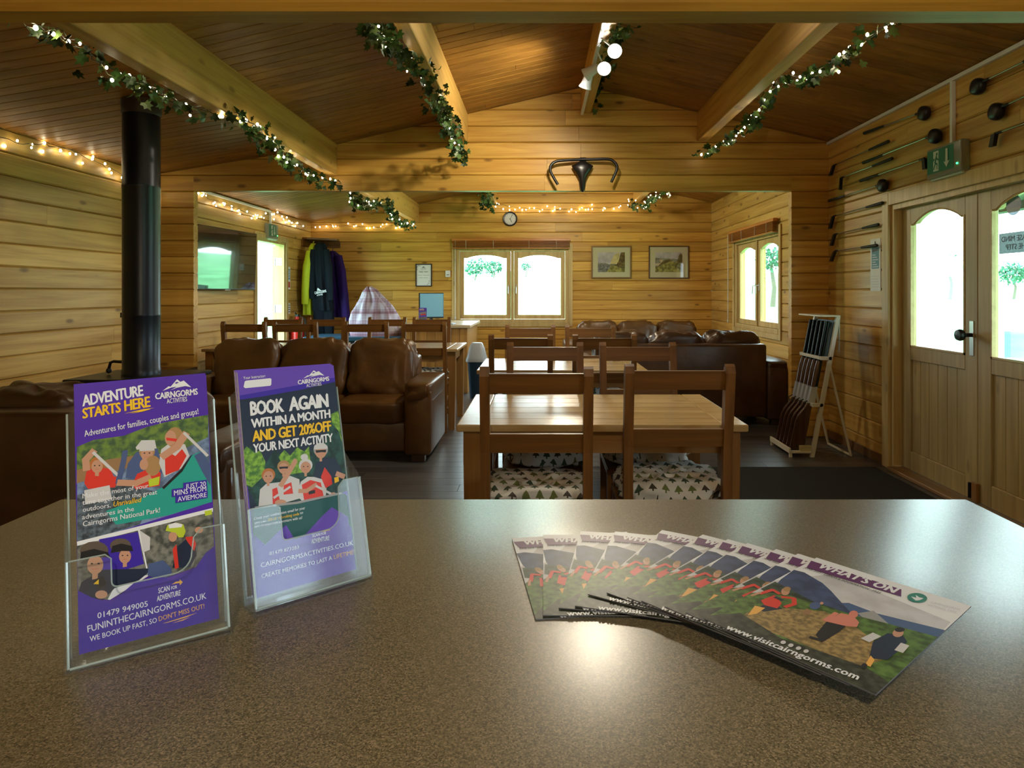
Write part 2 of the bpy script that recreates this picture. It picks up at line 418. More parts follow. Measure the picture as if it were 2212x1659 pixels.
def window(name, M, wd, ht, cols=2, sill=True):
    root = bpy.data.objects.new(name, None); COL.objects.link(root); root.matrix_world = M; root.empty_display_size = .05
    tag(root, kind='structure')
    cs = MB(); t = .06                                  # casing round the opening, proud of the boards
    cs.box((-t, -.018, -t), (0, 0, ht+t), .003); cs.box((wd, -.018, -t), (wd+t, 0, ht+t), .003)
    cs.box((0, -.018, ht), (wd, 0, ht+t), .003); cs.box((0, -.018, -t), (wd, 0, 0), .003)
    cs.build('casing', joinery, root)
    fr = MB(); f = .05
    fr.box((0, .0, 0), (f, .12, ht), .003); fr.box((wd-f, .0, 0), (wd, .12, ht), .003)
    fr.box((f, .0, ht-f), (wd-f, .12, ht), .003); fr.box((f, -.006, 0), (wd-f, .12, f), .003)
    fr.box((wd/2-.022, .012, f), (wd/2+.022, .12, ht-f), .003)
    fr.build('frame', joinery, root)
    for k in range(2):
        xa = f+.003 if k == 0 else wd/2+.025; xb = wd/2-.025 if k == 0 else wd-f-.003
        sm = MB(); a, zb = sash(sm, xa, xb, f+.003, ht-f-.003, .03, .075, .062, .062, .055, .045)
        so = sm.build('sash', joinery, root)
        gm = MB(); pane(gm, a, zb, .052); gm.build('pane', glass, so)
        hx = xb-.03 if k == 0 else xa+.03
        hm = MB(); hm.box((hx-.009, .02, ht*.42), (hx+.009, .03, ht*.42+.09), .003)
        hm.tube([(hx, .024, ht*.42+.06), (hx, -.012, ht*.42+.06), (hx, -.016, ht*.42-.035)], .006, 8)
        hm.build('handle', steel, so)
    return root
window('window_1', T((WB[0], YB, WB[2])), WB[1]-WB[0], WB[3]-WB[2])
window('window_2', T((XR, WS[1], WS[2])) @ Rz(-PI/2), WS[1]-WS[0], WS[3]-WS[2])
window('window_3', T((XR, WF[1], WF[2])) @ Rz(-PI/2), WF[1]-WF[0], WF[3]-WF[2])

# glazed double doors in the right wall: two leaves in one frame
Md = T((XR, DR[1], 0)) @ Rz(-PI/2); dw = DR[1]-DR[0]; dh = DR[3]
def empty_struct(name, M):
    r = bpy.data.objects.new(name, None); COL.objects.link(r); r.matrix_world = M; r.empty_display_size = .05
    return tag(r, kind='structure')
fr = empty_struct('trim_1', Md)
c = MB(); t = .09
c.box((-t, -.022, 0), (0, 0, dh+t), .003); c.box((dw, -.022, 0), (dw+t, 0, dh+t), .003); c.box((0, -.022, dh), (dw, 0, dh+t), .003)
c.build('casing', joinery, fr)
c = MB(); c.box((0, 0, 0), (.035, .12, dh)); c.box((dw-.035, 0, 0), (dw, .12, dh)); c.box((.035, 0, dh-.035), (dw-.035, .12, dh))
c.build('door_frame', joinery, fr)
c = MB(); c.box((.035, -.05, 0), (dw-.035, .14, .025), .004); c.build('threshold', wood('worn_threshold', (.16, .08, .03), (.26, .14, .05), 'x', knots=0), fr)
lw = (dw-.07)/2
for k in range(2):
    leaf = empty_struct('door_%d' % (k+1), Md @ T((.035+k*lw, .055, .028)))
    w_, h_ = lw-.003, dh-.065
    m = MB(); st = .115
    zg = .86                                            # underside of the glazed half
    m.box((0, 0, 0), (st, .045, h_), .004); m.box((w_-st, 0, 0), (w_, .045, h_), .004)
    m.box((st, 0, 0), (w_-st, .045, .13), .003); m.box((st, 0, zg-.09), (w_-st, .045, zg), .003)
    a = arch_pts(st, w_-st, h_-.115, .075)
    m.prism([(x, 0, z) for x, z in a]+[(w_-st, 0, h_), (st, 0, h_)], (0, .045, 0))
    m.build('leaf_frame', door_v, leaf)
    m = MB(); x = st; bw = (w_-2*st)/6
    for i in range(6): m.box((x+i*bw+.001, .014, .13), (x+(i+1)*bw-.001, .03, zg-.09), .003)
    m.build('lower_panel', door_v, leaf)
    m = MB(); pane(m, a, zg, .022); m.build('pane', glass, leaf)
    m = MB()                                            # beads round the glass
    m.box((st, -.004, zg), (st+.012, .018, a[0][1])); m.box((w_-st-.012, -.004, zg), (w_-st, .018, a[0][1])); m.box((st, -.004, zg), (w_-st, .018, zg+.012))
    m.tube([(x, .007, z-.005) for x, z in a], .007, 6)
    m.build('glazing_bead', joinery_h, leaf)
    if k == 0:
        m = MB(); m.box((w_-.07, -.004, .86), (w_-.03, 0, 1.07), .002); m.build('lock_plate', steel, leaf)
        m = MB(); m.lathe([(.012, 0), (.012, .035), (.02, .042), (.033, .055), (.036, .07), (.03, .085), (.0, .09)], 20, T((w_-.05, -.004, .985)) @ Matrix.Rotation(PI/2, 4, 'X'))
        m.build('door_knob', black_mt, leaf, 40)
        m = MB(); m.box((w_-.03, -.02, 0), (w_+.025, -.001, .115), .004); m.build('rebate_block', table_l, leaf)
        m = MB(); m.tube([(w_-.06, -.008, .01), (w_-.06, -.008, .10)], .009, 8); m.box((w_-.08, -.006, .02), (w_-.04, 0, .09), .002); m.build('bolt', black_mt, leaf)

# open doorway in the left wall
Ml = T((XL, DL[0], 0)) @ Rz(PI/2); dw3 = DL[1]-DL[0]
fr = empty_struct('door_3', Ml)
c = MB(); c.box((-.07, -.02, 0), (0, 0, DL[3]+.07), .003); c.box((dw3, -.02, 0), (dw3+.07, 0, DL[3]+.07), .003); c.box((0, -.02, DL[3]), (dw3, 0, DL[3]+.07), .003)
c.build('casing', joinery, fr)
c = MB(); c.box((0, 0, 0), (.03, .12, DL[3])); c.box((dw3-.03, 0, 0), (dw3, .12, DL[3])); c.box((.03, 0, DL[3]-.03), (dw3-.03, .12, DL[3])); c.build('door_frame', joinery, fr)
c = MB(); c.box((dw3+.005, .128, .02), (dw3+.85, .17, DL[3]-.04), .004); c.build('door_leaf', joinery, fr)
for z in (.25, 1.0, 1.62):
    c = MB(); c.box((dw3-.034, .03, z), (dw3-.029, .11, z+.1), .001); c.tube([(dw3-.034, .121, z), (dw3-.034, .121, z+.1)], .007, 8); c.build('hinge', steel, fr)

# ------------------------------------------------------------------ outside
def terrain_z(x, y):
    return -.6 + .055*max(0, min(y, 95)-12) + (.5*math.sin(x*.06+1) if y > 30 else 0)
g = MB(); n = 40; S = 110
vv = [(-S+2*S*i/n, -S+2*S*j/n, terrain_z(-S+2*S*i/n, -S+2*S*j/n)) for j in range(n+1) for i in range(n+1)]
g._new(vv, [(j*(n+1)+i, j*(n+1)+i+1, (j+1)*(n+1)+i+1, (j+1)*(n+1)+i) for j in range(n) for i in range(n)])
tag(g.build('ground', mat('meadow_grass', (.17, .46, .20), .9, mottle=.25, mscale=.6, spec=.1), smooth=60), kind='structure')
leaf_out = mat('tree_foliage', (.05, .16, .10), .8, mottle=.4, mscale=2, spec=.1); bark = mat('tree_bark', (.10, .10, .07), .9)
def tree(x, y, h, r, label, seed):
    rg = random.Random(seed); z0 = terrain_z(x, y)
    t = thing('tree', label, 'tree', (x, y, z0))
    m = MB(); m.tube([(0, 0, 0), (.1, 0, h*.3), (0, .1, h*.55), (.1, 0, h*.8)], [h*.035, h*.028, h*.02, h*.008], 8); m.build('trunk', bark, t, 40)
    m = MB()
    for i in range(420):
        d = Vector((rg.gauss(0, 1), rg.gauss(0, 1), rg.gauss(0, .8))).normalized()*r*rg.uniform(.45, 1)*(1+.35*noise.noise(Vector((i*.3, seed, 0))))
        c_ = Vector((d.x, d.y, h*.66+d.z*.8)); s = r*rg.uniform(.07, .16)
        a = Vector((rg.gauss(0, 1), rg.gauss(0, 1), rg.gauss(0, 1))).normalized(); b = a.orthogonal().normalized(); q = a.cross(b)
        m._new([c_+b*s, c_+q*s*.7, c_-b*s, c_-q*s*.7], [(0, 1, 2, 3)])
    m.build('crown', leaf_out, t, flip=False)
def tree_at(px, py, Y, rpx, label, seed):
    c_ = pt(px, py, Y); r = rpx*Y/F; tree(c_.x, Y, max(1.2, (c_.z-terrain_z(c_.x, Y))/.66), r, label, seed)
for q in ((1026, 578, 60, 26, 'spreading tree seen through the left pane of the far window, the one nearer its edge', 3),
          (1066, 577, 64, 22, 'tree by the middle bar of the far window, pale in the daylight', 8),
          (1136, 576, 66, 13, 'small round tree seen through the right pane of the far window', 5),
          (1668, 560, 30, 36, 'green tree filling the right pane of the side window', 12),
          (2052, 575, 32, 30, 'pale tree seen through the door with the black knob', 15),
          (2190, 590, 34, 34, 'pale shrubby tree beyond the door with the round sticker', 17)):
    tree_at(*q)
# porch outside the glazed doors
pr = MB(); pr.box((XR+.13, .5, 2.10), (4.5, 6.6, 2.19)); pr.box((4.38, .5, 2.03), (4.5, 6.6, 2.10)); tag(pr.build('porch_roof', mat('dark_stained_soffit', (.028, .024, .010), .8)), 'timber porch roof outside the glazed doors', 'porch roof', kind='structure')
pd = MB(); pd.box((XR+.13, .5, -.5), (4.5, 6.6, -.03)); tag(pd.build('porch_deck', floor_w), kind='structure')
# ------------------------------------------------------------------ counter
lam = mat('speckled_laminate', (.10, .075, .045), .31, spec=.5); nt = lam.node_tree; N = nt.nodes; L = nt.links; b = N['Principled BSDF']
tc = N.new('ShaderNodeTexCoord'); vo = N.new('ShaderNodeTexVoronoi'); vo.inputs['Scale'].default_value = 950
rp = N.new('ShaderNodeValToRGB'); rp.color_ramp.interpolation = 'LINEAR'
for p, c4 in ((.0, (.058, .049, .028, 1)), (.35, (.122, .101, .058, 1)), (.75, (.168, .142, .084, 1)), (1.0, (.27, .21, .14, 1))):
    e = rp.color_ramp.elements[0] if p == 0 else rp.color_ramp.elements[-1] if p == 1 else rp.color_ramp.elements.new(p)
    e.position = p; e.color = c4
se = N.new('ShaderNodeSeparateColor'); L.new(tc.outputs['Object'], vo.inputs['Vector']); L.new(vo.outputs['Color'], se.inputs[0]); L.new(se.outputs[0], rp.inputs['Fac']); L.new(rp.outputs['Color'], b.inputs['Base Color'])
bp = N.new('ShaderNodeBump'); bp.inputs['Strength'].default_value = .12; bp.inputs['Distance'].default_value = .001
L.new(se.outputs[1], bp.inputs['Height']); L.new(bp.outputs['Normal'], b.inputs['Normal'])
CZ = H-.29
ct = thing('bar_counter', 'speckled brown laminate bar counter carrying the leaflets and magazines', 'counter', (0, .55, 0))
m = MB(); m.box((-.672, -.45, CZ-.04), (.600, .380, CZ), .004, 2); m.build('worktop', lam, ct, 40)
m = MB(); m.box((-.63, -.40, .08), (.56, .33, CZ-.04), .003); m.build('cabinet_body', desk_w, ct)
m = MB(); m.box((-.60, -.36, 0), (.53, .29, .08)); m.build('plinth', black_pl, ct)

# ------------------------------------------------------------------ tables and chairs
def make_table(label, loc):
    t = thing('dining_table', label, 'table', loc, group='pine dining tables')
    Wd, Dp, Z = 1.145, .775, .75
    m = MB(); n = 6; e = .10
    for i in range(n):
        y0 = -Dp/2+i*Dp/n; m.box((-Wd/2+e+.001, y0+.0006, Z-.028), (Wd/2-e-.001, y0+Dp/n-.0006, Z), .002)
    for s in (-1, 1):
        x0 = -Wd/2 if s < 0 else Wd/2-e
        m.box((x0, -Dp/2-.003, Z-.028), (x0+e, Dp/2+.003, Z+.0004), .006, 2)
    m.build('tabletop', table_w, t)
    m = MB(); a = .075
    m.box((-Wd/2+a, -Dp/2+.06, Z-.125), (Wd/2-a, -Dp/2+.082, Z-.028)); m.box((-Wd/2+a, Dp/2-.082, Z-.125), (Wd/2-a, Dp/2-.06, Z-.028))
    m.box((-Wd/2+.06, -Dp/2+a, Z-.125), (-Wd/2+.082, Dp/2-a, Z-.028)); m.box((Wd/2-.082, -Dp/2+a, Z-.125), (Wd/2-.06, Dp/2-a, Z-.028))
    m.build('apron', wood('pine_apron', (.24, .12, .035), (.38, .21, .07), 'x', knots=.4), t)
    for sx in (-1, 1):
        for sy in (-1, 1):
            m = MB(); cx, cy = sx*(Wd/2-.06), sy*(Dp/2-.065)
            q = lambda r, z: [(cx-r, cy-r, z), (cx+r, cy-r, z), (cx+r, cy+r, z), (cx-r, cy+r, z)]
            m.loft([q(.028, 0), q(.036, Z-.14), q(.036, Z-.028)]); m.build('leg', table_l, t)
    return t
T1 = make_table('pine dining table nearest the bar counter, grain of the top plainly seen', (.2475, 2.98, 0))
def table_copy(label, loc):
    c = copy_tree(T1); c.location = loc; c['label'] = label; return c
table_copy('pine dining table between the nearest table and the low brown sofa back', (.153, 4.80, 0))
table_copy('pine dining table behind the three-seat sofa, its free end by the gangway', (-1.32, 6.44, 0))
table_copy('pine dining table behind the sofa on the television side', (-2.52, 6.44, 0))

def make_chair(label, loc, rz):
    t = thing('dining_chair', label, 'chair', loc, rz, group='stained pine dining chairs')
    w = .2
    for s in (-1, 1):                                   # rear legs run up into the back posts
        m = MB(); x0 = s*w-(.034 if s > 0 else 0)
        prof = [(.0, 0), (.040, 0), (.046, .42), (.040, .70), (.012, .955), (.004, .99), (-.012, 1.008), (-.026, 1.0), (-.034, .975), (.004, .70), (.008, .42)]
        m.prism([(x0, y, z) for y, z in prof], (.034, 0, 0)); m.build('rear_leg', chair_w, t)
        m = MB(); m.box((s*w-(.036 if s > 0 else 0), .36, 0), (s*w+(.036 if s < 0 else 0), .396, .428), .003); m.build('front_leg', chair_w, t)
        m = MB(); m.box((s*(w-.018)-.009, .045, .17), (s*(w-.018)+.009, .36, .20), .002); m.build('stretcher', chair_w, t)
    def rail(name, z0, z1, y0, y1):
        m = MB(); m.prism([(-w+.034, y0, z0), (-w+.034, y0+.022, z0), (-w+.034, y1+.022, z1), (-w+.034, y1, z1)], (2*w-.068, 0, 0)); m.build(name, chair_h, t)
    rail('top_rail', .912, .982, -.006, -.016); rail('lower_rail', .700, .765, .014, .006)
    for ya in (.372, .02):
        m = MB(); m.box((-w+.036, ya, .36), (w-.036, ya+.016, .428), .002); m.build('seat_rail', chair_h, t)
    m = MB(); m.box((-w-.004, .046, .428), (w+.004, .410, .452), .006, 2); m.build('seat', chair_h, t)
    return t
CH0 = None
def chair(px0, px1, Y, label, face=1):
    """back posts seen from px0 to px1; face=1 looks away from the camera"""
    global CH0
    x = ((px0+px1)/2-CX)*Y/F; rz = 0 if face > 0 else PI
    if CH0 is None: CH0 = make_chair(label, (x, Y, 0), rz); return CH0
    c = copy_tree(CH0); c.location = (x, Y, 0); c.rotation_euler = (0, 0, rz); c['label'] = label; return c

# tree-print seat cushions
def tree_print():
    m = bpy.data.materials.new('tree_print_cotton'); m.use_nodes = True; nt = m.node_tree; N = nt.nodes; L = nt.links; b = N['Principled BSDF']
    def mth(op, a, c=None, d=None):
        n = N.new('ShaderNodeMath'); n.operation = op
        for i, v in enumerate((a, c, d)):
            if v is None: continue
            if isinstance(v, (int, float)): n.inputs[i].default_value = v
            else: L.new(v, n.inputs[i])
        return n.outputs[0]
    tc = N.new('ShaderNodeTexCoord'); sp = N.new('ShaderNodeSeparateXYZ'); L.new(tc.outputs['Object'], sp.inputs[0])
    yy = mth('ADD', sp.outputs[1], mth('MULTIPLY', sp.outputs[2], 1.0)); x = mth('MULTIPLY', sp.outputs[0], 20.0); y = mth('MULTIPLY', yy, 17.0)
    row = mth('FLOOR', y); x2 = mth('ADD', x, mth('MULTIPLY', row, .37)); col = mth('FLOOR', x2)
    u = mth('ABSOLUTE', mth('SUBTRACT', mth('FRACT', x2), .5)); v = mth('FRACT', y)
    crown = mth('MULTIPLY', mth('LESS_THAN', u, mth('MULTIPLY', mth('SUBTRACT', .92, v), .52)), mth('GREATER_THAN', v, .28))
    stem = mth('MULTIPLY', mth('LESS_THAN', u, .06), mth('MULTIPLY', mth('LESS_THAN', v, .30), mth('GREATER_THAN', v, .1)))
    on = mth('MAXIMUM', crown, stem)
    cb = N.new('ShaderNodeCombineXYZ'); L.new(col, cb.inputs[0]); L.new(row, cb.inputs[1]); wn_ = N.new('ShaderNodeTexWhiteNoise'); L.new(cb.outputs[0], wn_.inputs['Vector'])
    rp = N.new('ShaderNodeValToRGB'); rp.color_ramp.interpolation = 'CONSTANT'; e = rp.color_ramp.elements
    e[0].color = (.045, .075, .045, 1); e[1].position = .35; e[1].color = (.13, .16, .05, 1); q = e.new(.7); q.color = (.05, .04, .03, 1)
    L.new(wn_.outputs['Value'], rp.inputs['Fac'])
    mx = N.new('ShaderNodeMix'); mx.data_type = 'RGBA'; mx.inputs['A'].default_value = (.62, .62, .60, 1)
    L.new(on, mx.inputs['Factor']); L.new(rp.outputs['Color'], mx.inputs['B']); L.new(mx.outputs['Result'], b.inputs['Base Color']); b.inputs['Roughness'].default_value = .85
    return m
TP = tree_print()
def make_cushion(seed, label, ch):
    def disp(d):
        k = 0
        for ax in (-.5, 0, .5):
            for ay in (-.5, 0, .5):
                k -= .5*math.exp(-((d.x-ax)**2+(d.y-ay)**2)/.03)
        edge = max(abs(d.x), abs(d.y))
        return k*(1 if abs(d.z) > .2 else 0)*(1-.3*edge) + .20*noise.noise(Vector((d.x*3.5+seed, d.y*3.5, d.z*2)))
    m = MB(); m.pillow((0, 0, .05), (.39, .36, .105), .5, 64, 30, disp)
    o = m.build('seat_cushion', TP, None, 60)
    bm = bmesh.new(); bm.from_mesh(o.data); lo = min(v.co.z for v in bm.verts)
    for v in bm.verts: v.co.z = max(v.co.z-lo, 0) if v.co.z-lo > .006 else 0.0005
    bm.to_mesh(o.data); bm.free()
    t = tag(o, label, 'cushion', 'tree print seat cushions')
    c = math.cos(ch.rotation_euler.z); s = math.sin(ch.rotation_euler.z); off = .225
    o.location = (ch.location.x-s*off, ch.location.y+c*off, .4525); o.rotation_euler = (0, 0, ch.rotation_euler.z+random.uniform(-.03, .03))
    for q in (-1, 1):
        tm = MB(); tm.tube([(q*.17, -.17, .03), (q*.185, -.195, .035), (q*.19, -.205, -.03), (q*.18, -.21, -.07)], .004, 6); tm.build('tie', TP, o)
    return o
A1 = chair(1038, 1280, 2.345, 'stained pine chair backed up to the counter, on the sofa side of the nearest table')
A2 = chair(1348, 1584, 2.43, 'stained pine chair backed up to the counter, door side of the nearest table')
A3 = chair(1092, 1263, 3.46, 'pine chair across the nearest table facing the counter, sofa side', -1)
A4 = chair(1292, 1464, 3.46, 'pine chair across the nearest table facing the counter, glazed door side', -1)
B1 = chair(1057, 1193, 4.13, 'pine chair with its back to the counter at the middle table, bin side')
B2 = chair(1239, 1372, 4.13, 'pine chair with its back to the counter at the middle table, brown sofa side')
B3 = chair(1090, 1201, 5.27, 'pine chair under the far window facing us at the middle table, bin side', -1)
B4 = chair(1218, 1332, 5.27, 'pine chair facing us at the middle table, in front of the far sofa', -1)
C1 = chair(480, 576, 5.93, 'pine chair just behind the sofa, first from the television wall, back to us')
C2 = chair(590, 687, 5.93, 'pine chair just behind the sofa, second from the television wall, back to us')
C3 = chair(743, 840, 5.93, 'pine chair just behind the sofa, third from the television wall, back to us')
C4 = chair(873, 960, 5.95, 'pine chair just behind the sofa at the gangway end, grey cushion under it')
chair(569, 653, 6.95, 'pine chair facing us across the table by the open doorway', -1)
chair(664, 745, 6.95, 'pine chair facing us in front of the hanging coats', -1)
chair(795, 878, 6.95, 'pine chair facing us in front of the plaid cloth', -1)
chair(891, 974, 6.95, 'pine chair facing us in front of the monitor desk', -1)
for i, (ch, lb) in enumerate(((A1, 'tufted tree print cushion on the near chair at the sofa side'), (A2, 'tufted tree print cushion on the near chair at the glazed door side'),
               (A3, 'tree print cushion in shade under the table, on the sofa side chair across it'), (A4, 'tree print cushion in shade under the table, on the door side chair across it'),
               (B3, 'tree print cushion just showing past the nearest table, bin side'), (B4, 'tree print cushion just showing past the nearest table, sofa side'),
               (C4, 'grey looking print cushion on the gangway chair behind the sofa'))):
    make_cushion(i*3.7, lb, ch)

# ------------------------------------------------------------------ leather sofas
def leather(name, c):
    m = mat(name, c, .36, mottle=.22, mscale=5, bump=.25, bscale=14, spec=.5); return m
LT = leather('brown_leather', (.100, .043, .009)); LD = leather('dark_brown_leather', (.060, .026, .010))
def make_sofa(label, loc, rz, seats, sw, arm, lea, back_h=.88, body_h=.78, depth=.92, arm_h=.575, slope=0):
    """floor centre of the back edge at the origin, seat towards -y"""
    t = thing('leather_sofa', label, 'sofa', loc, rz, group='brown leather sofas')
    wid = seats*sw; D = depth
    def wr(seed, a=.05, f=3.0):
        return lambda d: a*noise.noise(Vector((d.x*f*.7+seed*5, d.y*f*.6, d.z*f*.6+seed)))-.9*a*max(0, .22-abs(noise.noise(Vector((d.x*1.7+d.z*1.1+seed*3, d.y*.8, d.z*.8-seed)))))/.22*(1-.5*abs(d.z))+.3*a*abs(math.sin(8*d.x+3*d.z+seed))*(1 if d.z > .5 else .2)
    m = MB(); m.box((-wid/2, -.22, .08), (wid/2, 0, body_h), .028, 3); m.build('back_panel', lea, t, 50)
    m = MB(); m.box((-wid/2+.001, -D+.06, .07), (wid/2-.001, -.22, .29), .015, 2); m.build('base', lea, t, 50)
    for s in (-1, 1):
        m = MB(); cx = s*(wid/2+arm/2)
        m.box((cx-arm/2, -D, .05), (cx+arm/2, -.01, arm_h-.03), .03, 3)
        m.pillow((cx, -D/2-.005, arm_h-.06), (arm+.015, D+.01, .16), .3, 40, 16, wr(s+3, .05, 2))
        m.build('armrest', lea, t, 50)
        for yy in (-D+.06, -.08):
            m = MB(); m.box((cx-.05, yy-.035, 0), (cx+.05, yy+.035, .06), .004); m.build('foot', mat('dark_wood_foot', (.05, .022, .01), .4), t)
    for k in range(seats):
        cx = -wid/2+sw*(k+.5)
        m = MB(); m.pillow((cx, -D/2-.09, .36), (sw*.99, D-.26, .19), .3, 44, 20, wr(k, .04)); m.build('seat_cushion', lea, t, 60)
        m = MB(); m.pillow((0, 0, 0), (sw*1.0, .25, back_h-.40), .42, 72, 40, wr(k+7, .11), T((cx, -.27, (back_h+.40)/2)) @ Matrix.Rotation(-.16, 4, 'X'))
        m.build('back_cushion', lea, t, 60)
    return t
make_sofa('three-seat tan leather sofa facing the counter, chairs behind it', (-1.825, 5.70, 0), 0, 3, .545, .20, LT, .885, .74, .78, .575)
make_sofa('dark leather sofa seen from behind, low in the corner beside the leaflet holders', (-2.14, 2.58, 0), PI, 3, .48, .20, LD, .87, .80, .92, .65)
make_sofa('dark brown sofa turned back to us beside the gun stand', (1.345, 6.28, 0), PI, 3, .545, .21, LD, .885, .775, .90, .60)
make_sofa('brown leather sofa against the far wall under the two pictures', (1.38, 9.66, 0), 0, 3, .56, .20, LT, .86, .78, .88, .58)

# ------------------------------------------------------------------ stove
st = thing('wood_stove', 'black wood stove with a tall flue pipe in front of the bare board wall', 'stove', (-2.44, 4.06, 0))
m = MB(); m.box((-.28, -.22, .12), (.28, .22, .74), .012, 2); m.build('firebox', black_mt, st)
m = MB(); m.box((-.31, -.25, .74), (.31, .25, .765), .006); m.build('top_plate', black_mt, st)
m = MB(); m.box((-.21, -.235, .22), (.21, -.222, .66), .004); sdoor = m.build('door', black_mt, st)
m = MB(); m.box((-.16, -.238, .30), (.16, -.235, .60), .002); m.build('door_glass', mat('dark_stove_glass', (.01, .01, .01), .08), sdoor)
for sx in (-1, 1):
    for sy in (-1, 1):
        m = MB(); m.box((sx*.25-.025, sy*.19-.025, 0), (sx*.25+.025, sy*.19+.025, .12)); m.build('leg', black_mt, st)
zt = roof_z(-2.44)
fm = mat('blue_black_flue', (.010, .014, .022), .33, .4)
m = MB(); m.lathe([(.106, .765), (.106, .80), (.103, .805), (.103, 1.12), (.1045, 1.125), (.1045, 1.135), (.103, 1.14), (.103, 1.905), (.1045, 1.91), (.1045, 1.92), (.103, 1.925), (.103, zt-.035)], 36)
m.build('flue_pipe', fm, st, 35)
m = MB(); m.lathe([(.105, zt-.10), (.109, zt-.09), (.109, zt-.01)], 36); m.build('ceiling_collar', mat('dark_brown_metal', (.03, .018, .01), .5), st, 35)
m = MB(); m.tube([(-.10, 0, .84), (-.17, 0, .845), (-.19, 0, .838), (-.20, 0, .80)], .009, 8); m.lathe([(0, -.02), (.014, -.012), (.016, 0), (.012, .012), (0, .016)], 12, T((-.20, 0, .79))); m.build('damper_handle', black_mt, st, 50)
m = MB(); m.box((-.118, -.02, 1.115), (-.10, .02, 1.145)); m.box((-.115, -.012, 1.9), (-.10, .012, 1.93)); m.build('pipe_clamp', black_mt, st)

# side table at the end of the sofa
t = thing('side_table', 'small dark wooden side table between the stove and the sofa end', 'side table', (-3.13, 5.38, 0))
m = MB(); m.box((-.2, -.3, .60), (.2, .3, .63), .005, 2); m.build('top', wood('dark_table_wood', (.05, .02, .008), (.09, .04, .015), 'y', rough=.2, knots=0), t)
for sx in (-1, 1):
    for sy in (-1, 1):
        m = MB(); m.box((sx*.17-.02, sy*.27-.02, 0), (sx*.17+.02, sy*.27+.02, .60), .002); m.build('leg', chair_w, t)

# ------------------------------------------------------------------ television, clock, pictures, notices
tv = thing('television', 'large black flat television on the wall, a green field mirrored in it', 'television', (XL+.116, 6.88, 1.61))
tv.rotation_euler = (math.radians(2.0), 0, math.radians(90-5.6))
m = MB(); m.box((-.545, -.022, -.315), (.545, .02, .315), .006, 2); m.build('housing', black_pl, tv)
m = MB(); m.box((-.537, -.0245, -.304), (.537, -.022, .307)); m.build('screen', mat('glossy_dark_screen', (.004, .005, .006), .03, spec=1.0, coat=.6), tv)
m = MB(); m.box((-.05, -.026, -.322), (.05, -.02, -.314), .002); m.build('sensor_bar', white_pl, tv)
m = MB(); m.box((-.2, .02, -.15), (.2, .05, .15)); m.box((-.05, .05, -.06), (.05, .100, .06)); m.build('wall_bracket', black_mt, tv)

ck = thing('wall_clock', 'round black-rimmed clock above the far window', 'clock', pt(1102, 473, YB-.001))
R = .108; Mx = Matrix.Rotation(PI/2, 4, 'X')
m = MB(); m.lathe([(R-.025, .0), (R, .0), (R, .022), (R-.008, .03), (R-.018, .028), (R-.022, .012), (R-.025, 0)], 40, Mx, False); m.build('rim', mat('clock_rim', (.008, .009, .012), .35), ck, 40)
m = MB(); m.lathe([(R-.02, .004), (R-.02, .010)], 40, Mx)
m.mi = 1
for h in range(12):
    a = h*PI/6; r0, r1 = R-.034, R-.026
    m.tube([(r0*math.sin(a), -.0112, r0*math.cos(a)), (r1*math.sin(a), -.0112, r1*math.cos(a))], .0022, 5)
m.build('dial', [mat('clock_face', (.62, .64, .68), .5), black_pl], ck)
def hand(a, l, w_):
    m = MB(); M_ = Matrix.Rotation(a, 4, 'Y'); m.box((-w_, -.016, -.012), (w_, -.0145, l), M=M_); return m.build('hand', black_pl, ck)
hand(math.radians(30), .072, .0022); hand(math.radians(152), .052, .003)

def rect_px(x0, y0, x1, y1, Y): return pt(x0, y0, Y), pt(x1, y1, Y)
def framed(name, label, cat, x0, y0, x1, y1, fcol, bw, mount, art, group=None):
    a, c_ = rect_px(x0, y0, x1, y1, YB); w_ = c_.x-a.x; h_ = a.z-c_.z
    t = thing(name, label, cat, ((a.x+c_.x)/2, YB, (a.z+c_.z)/2), group=group)
    m = MB(); d = .022
    m.box((-w_/2, -d, -h_/2), (-w_/2+bw, 0, h_/2), .003); m.box((w_/2-bw, -d, -h_/2), (w_/2, 0, h_/2), .003)
    m.box((-w_/2+bw, -d, h_/2-bw), (w_/2-bw, 0, h_/2), .003); m.box((-w_/2+bw, -d, -h_/2), (w_/2-bw, 0, -h_/2+bw), .003); m.build('frame', fcol, t)
    m = MB(); m.box((-w_/2+bw, -.010, -h_/2+bw), (w_/2-bw, -.002, h_/2-bw)); m.build('mount', mount, t)
    art(t, w_, h_)
    m = MB(); m.box((-w_/2+bw, -.0165, -h_/2+bw), (w_/2-bw, -.0155, h_/2-bw)); m.build('glazing', clear('picture_glass', (1, 1, 1), .04), t)
    return t
def flat(m, pts, y): m._new([(x, y, z) for x, z in pts], [tuple(range(len(pts)))])
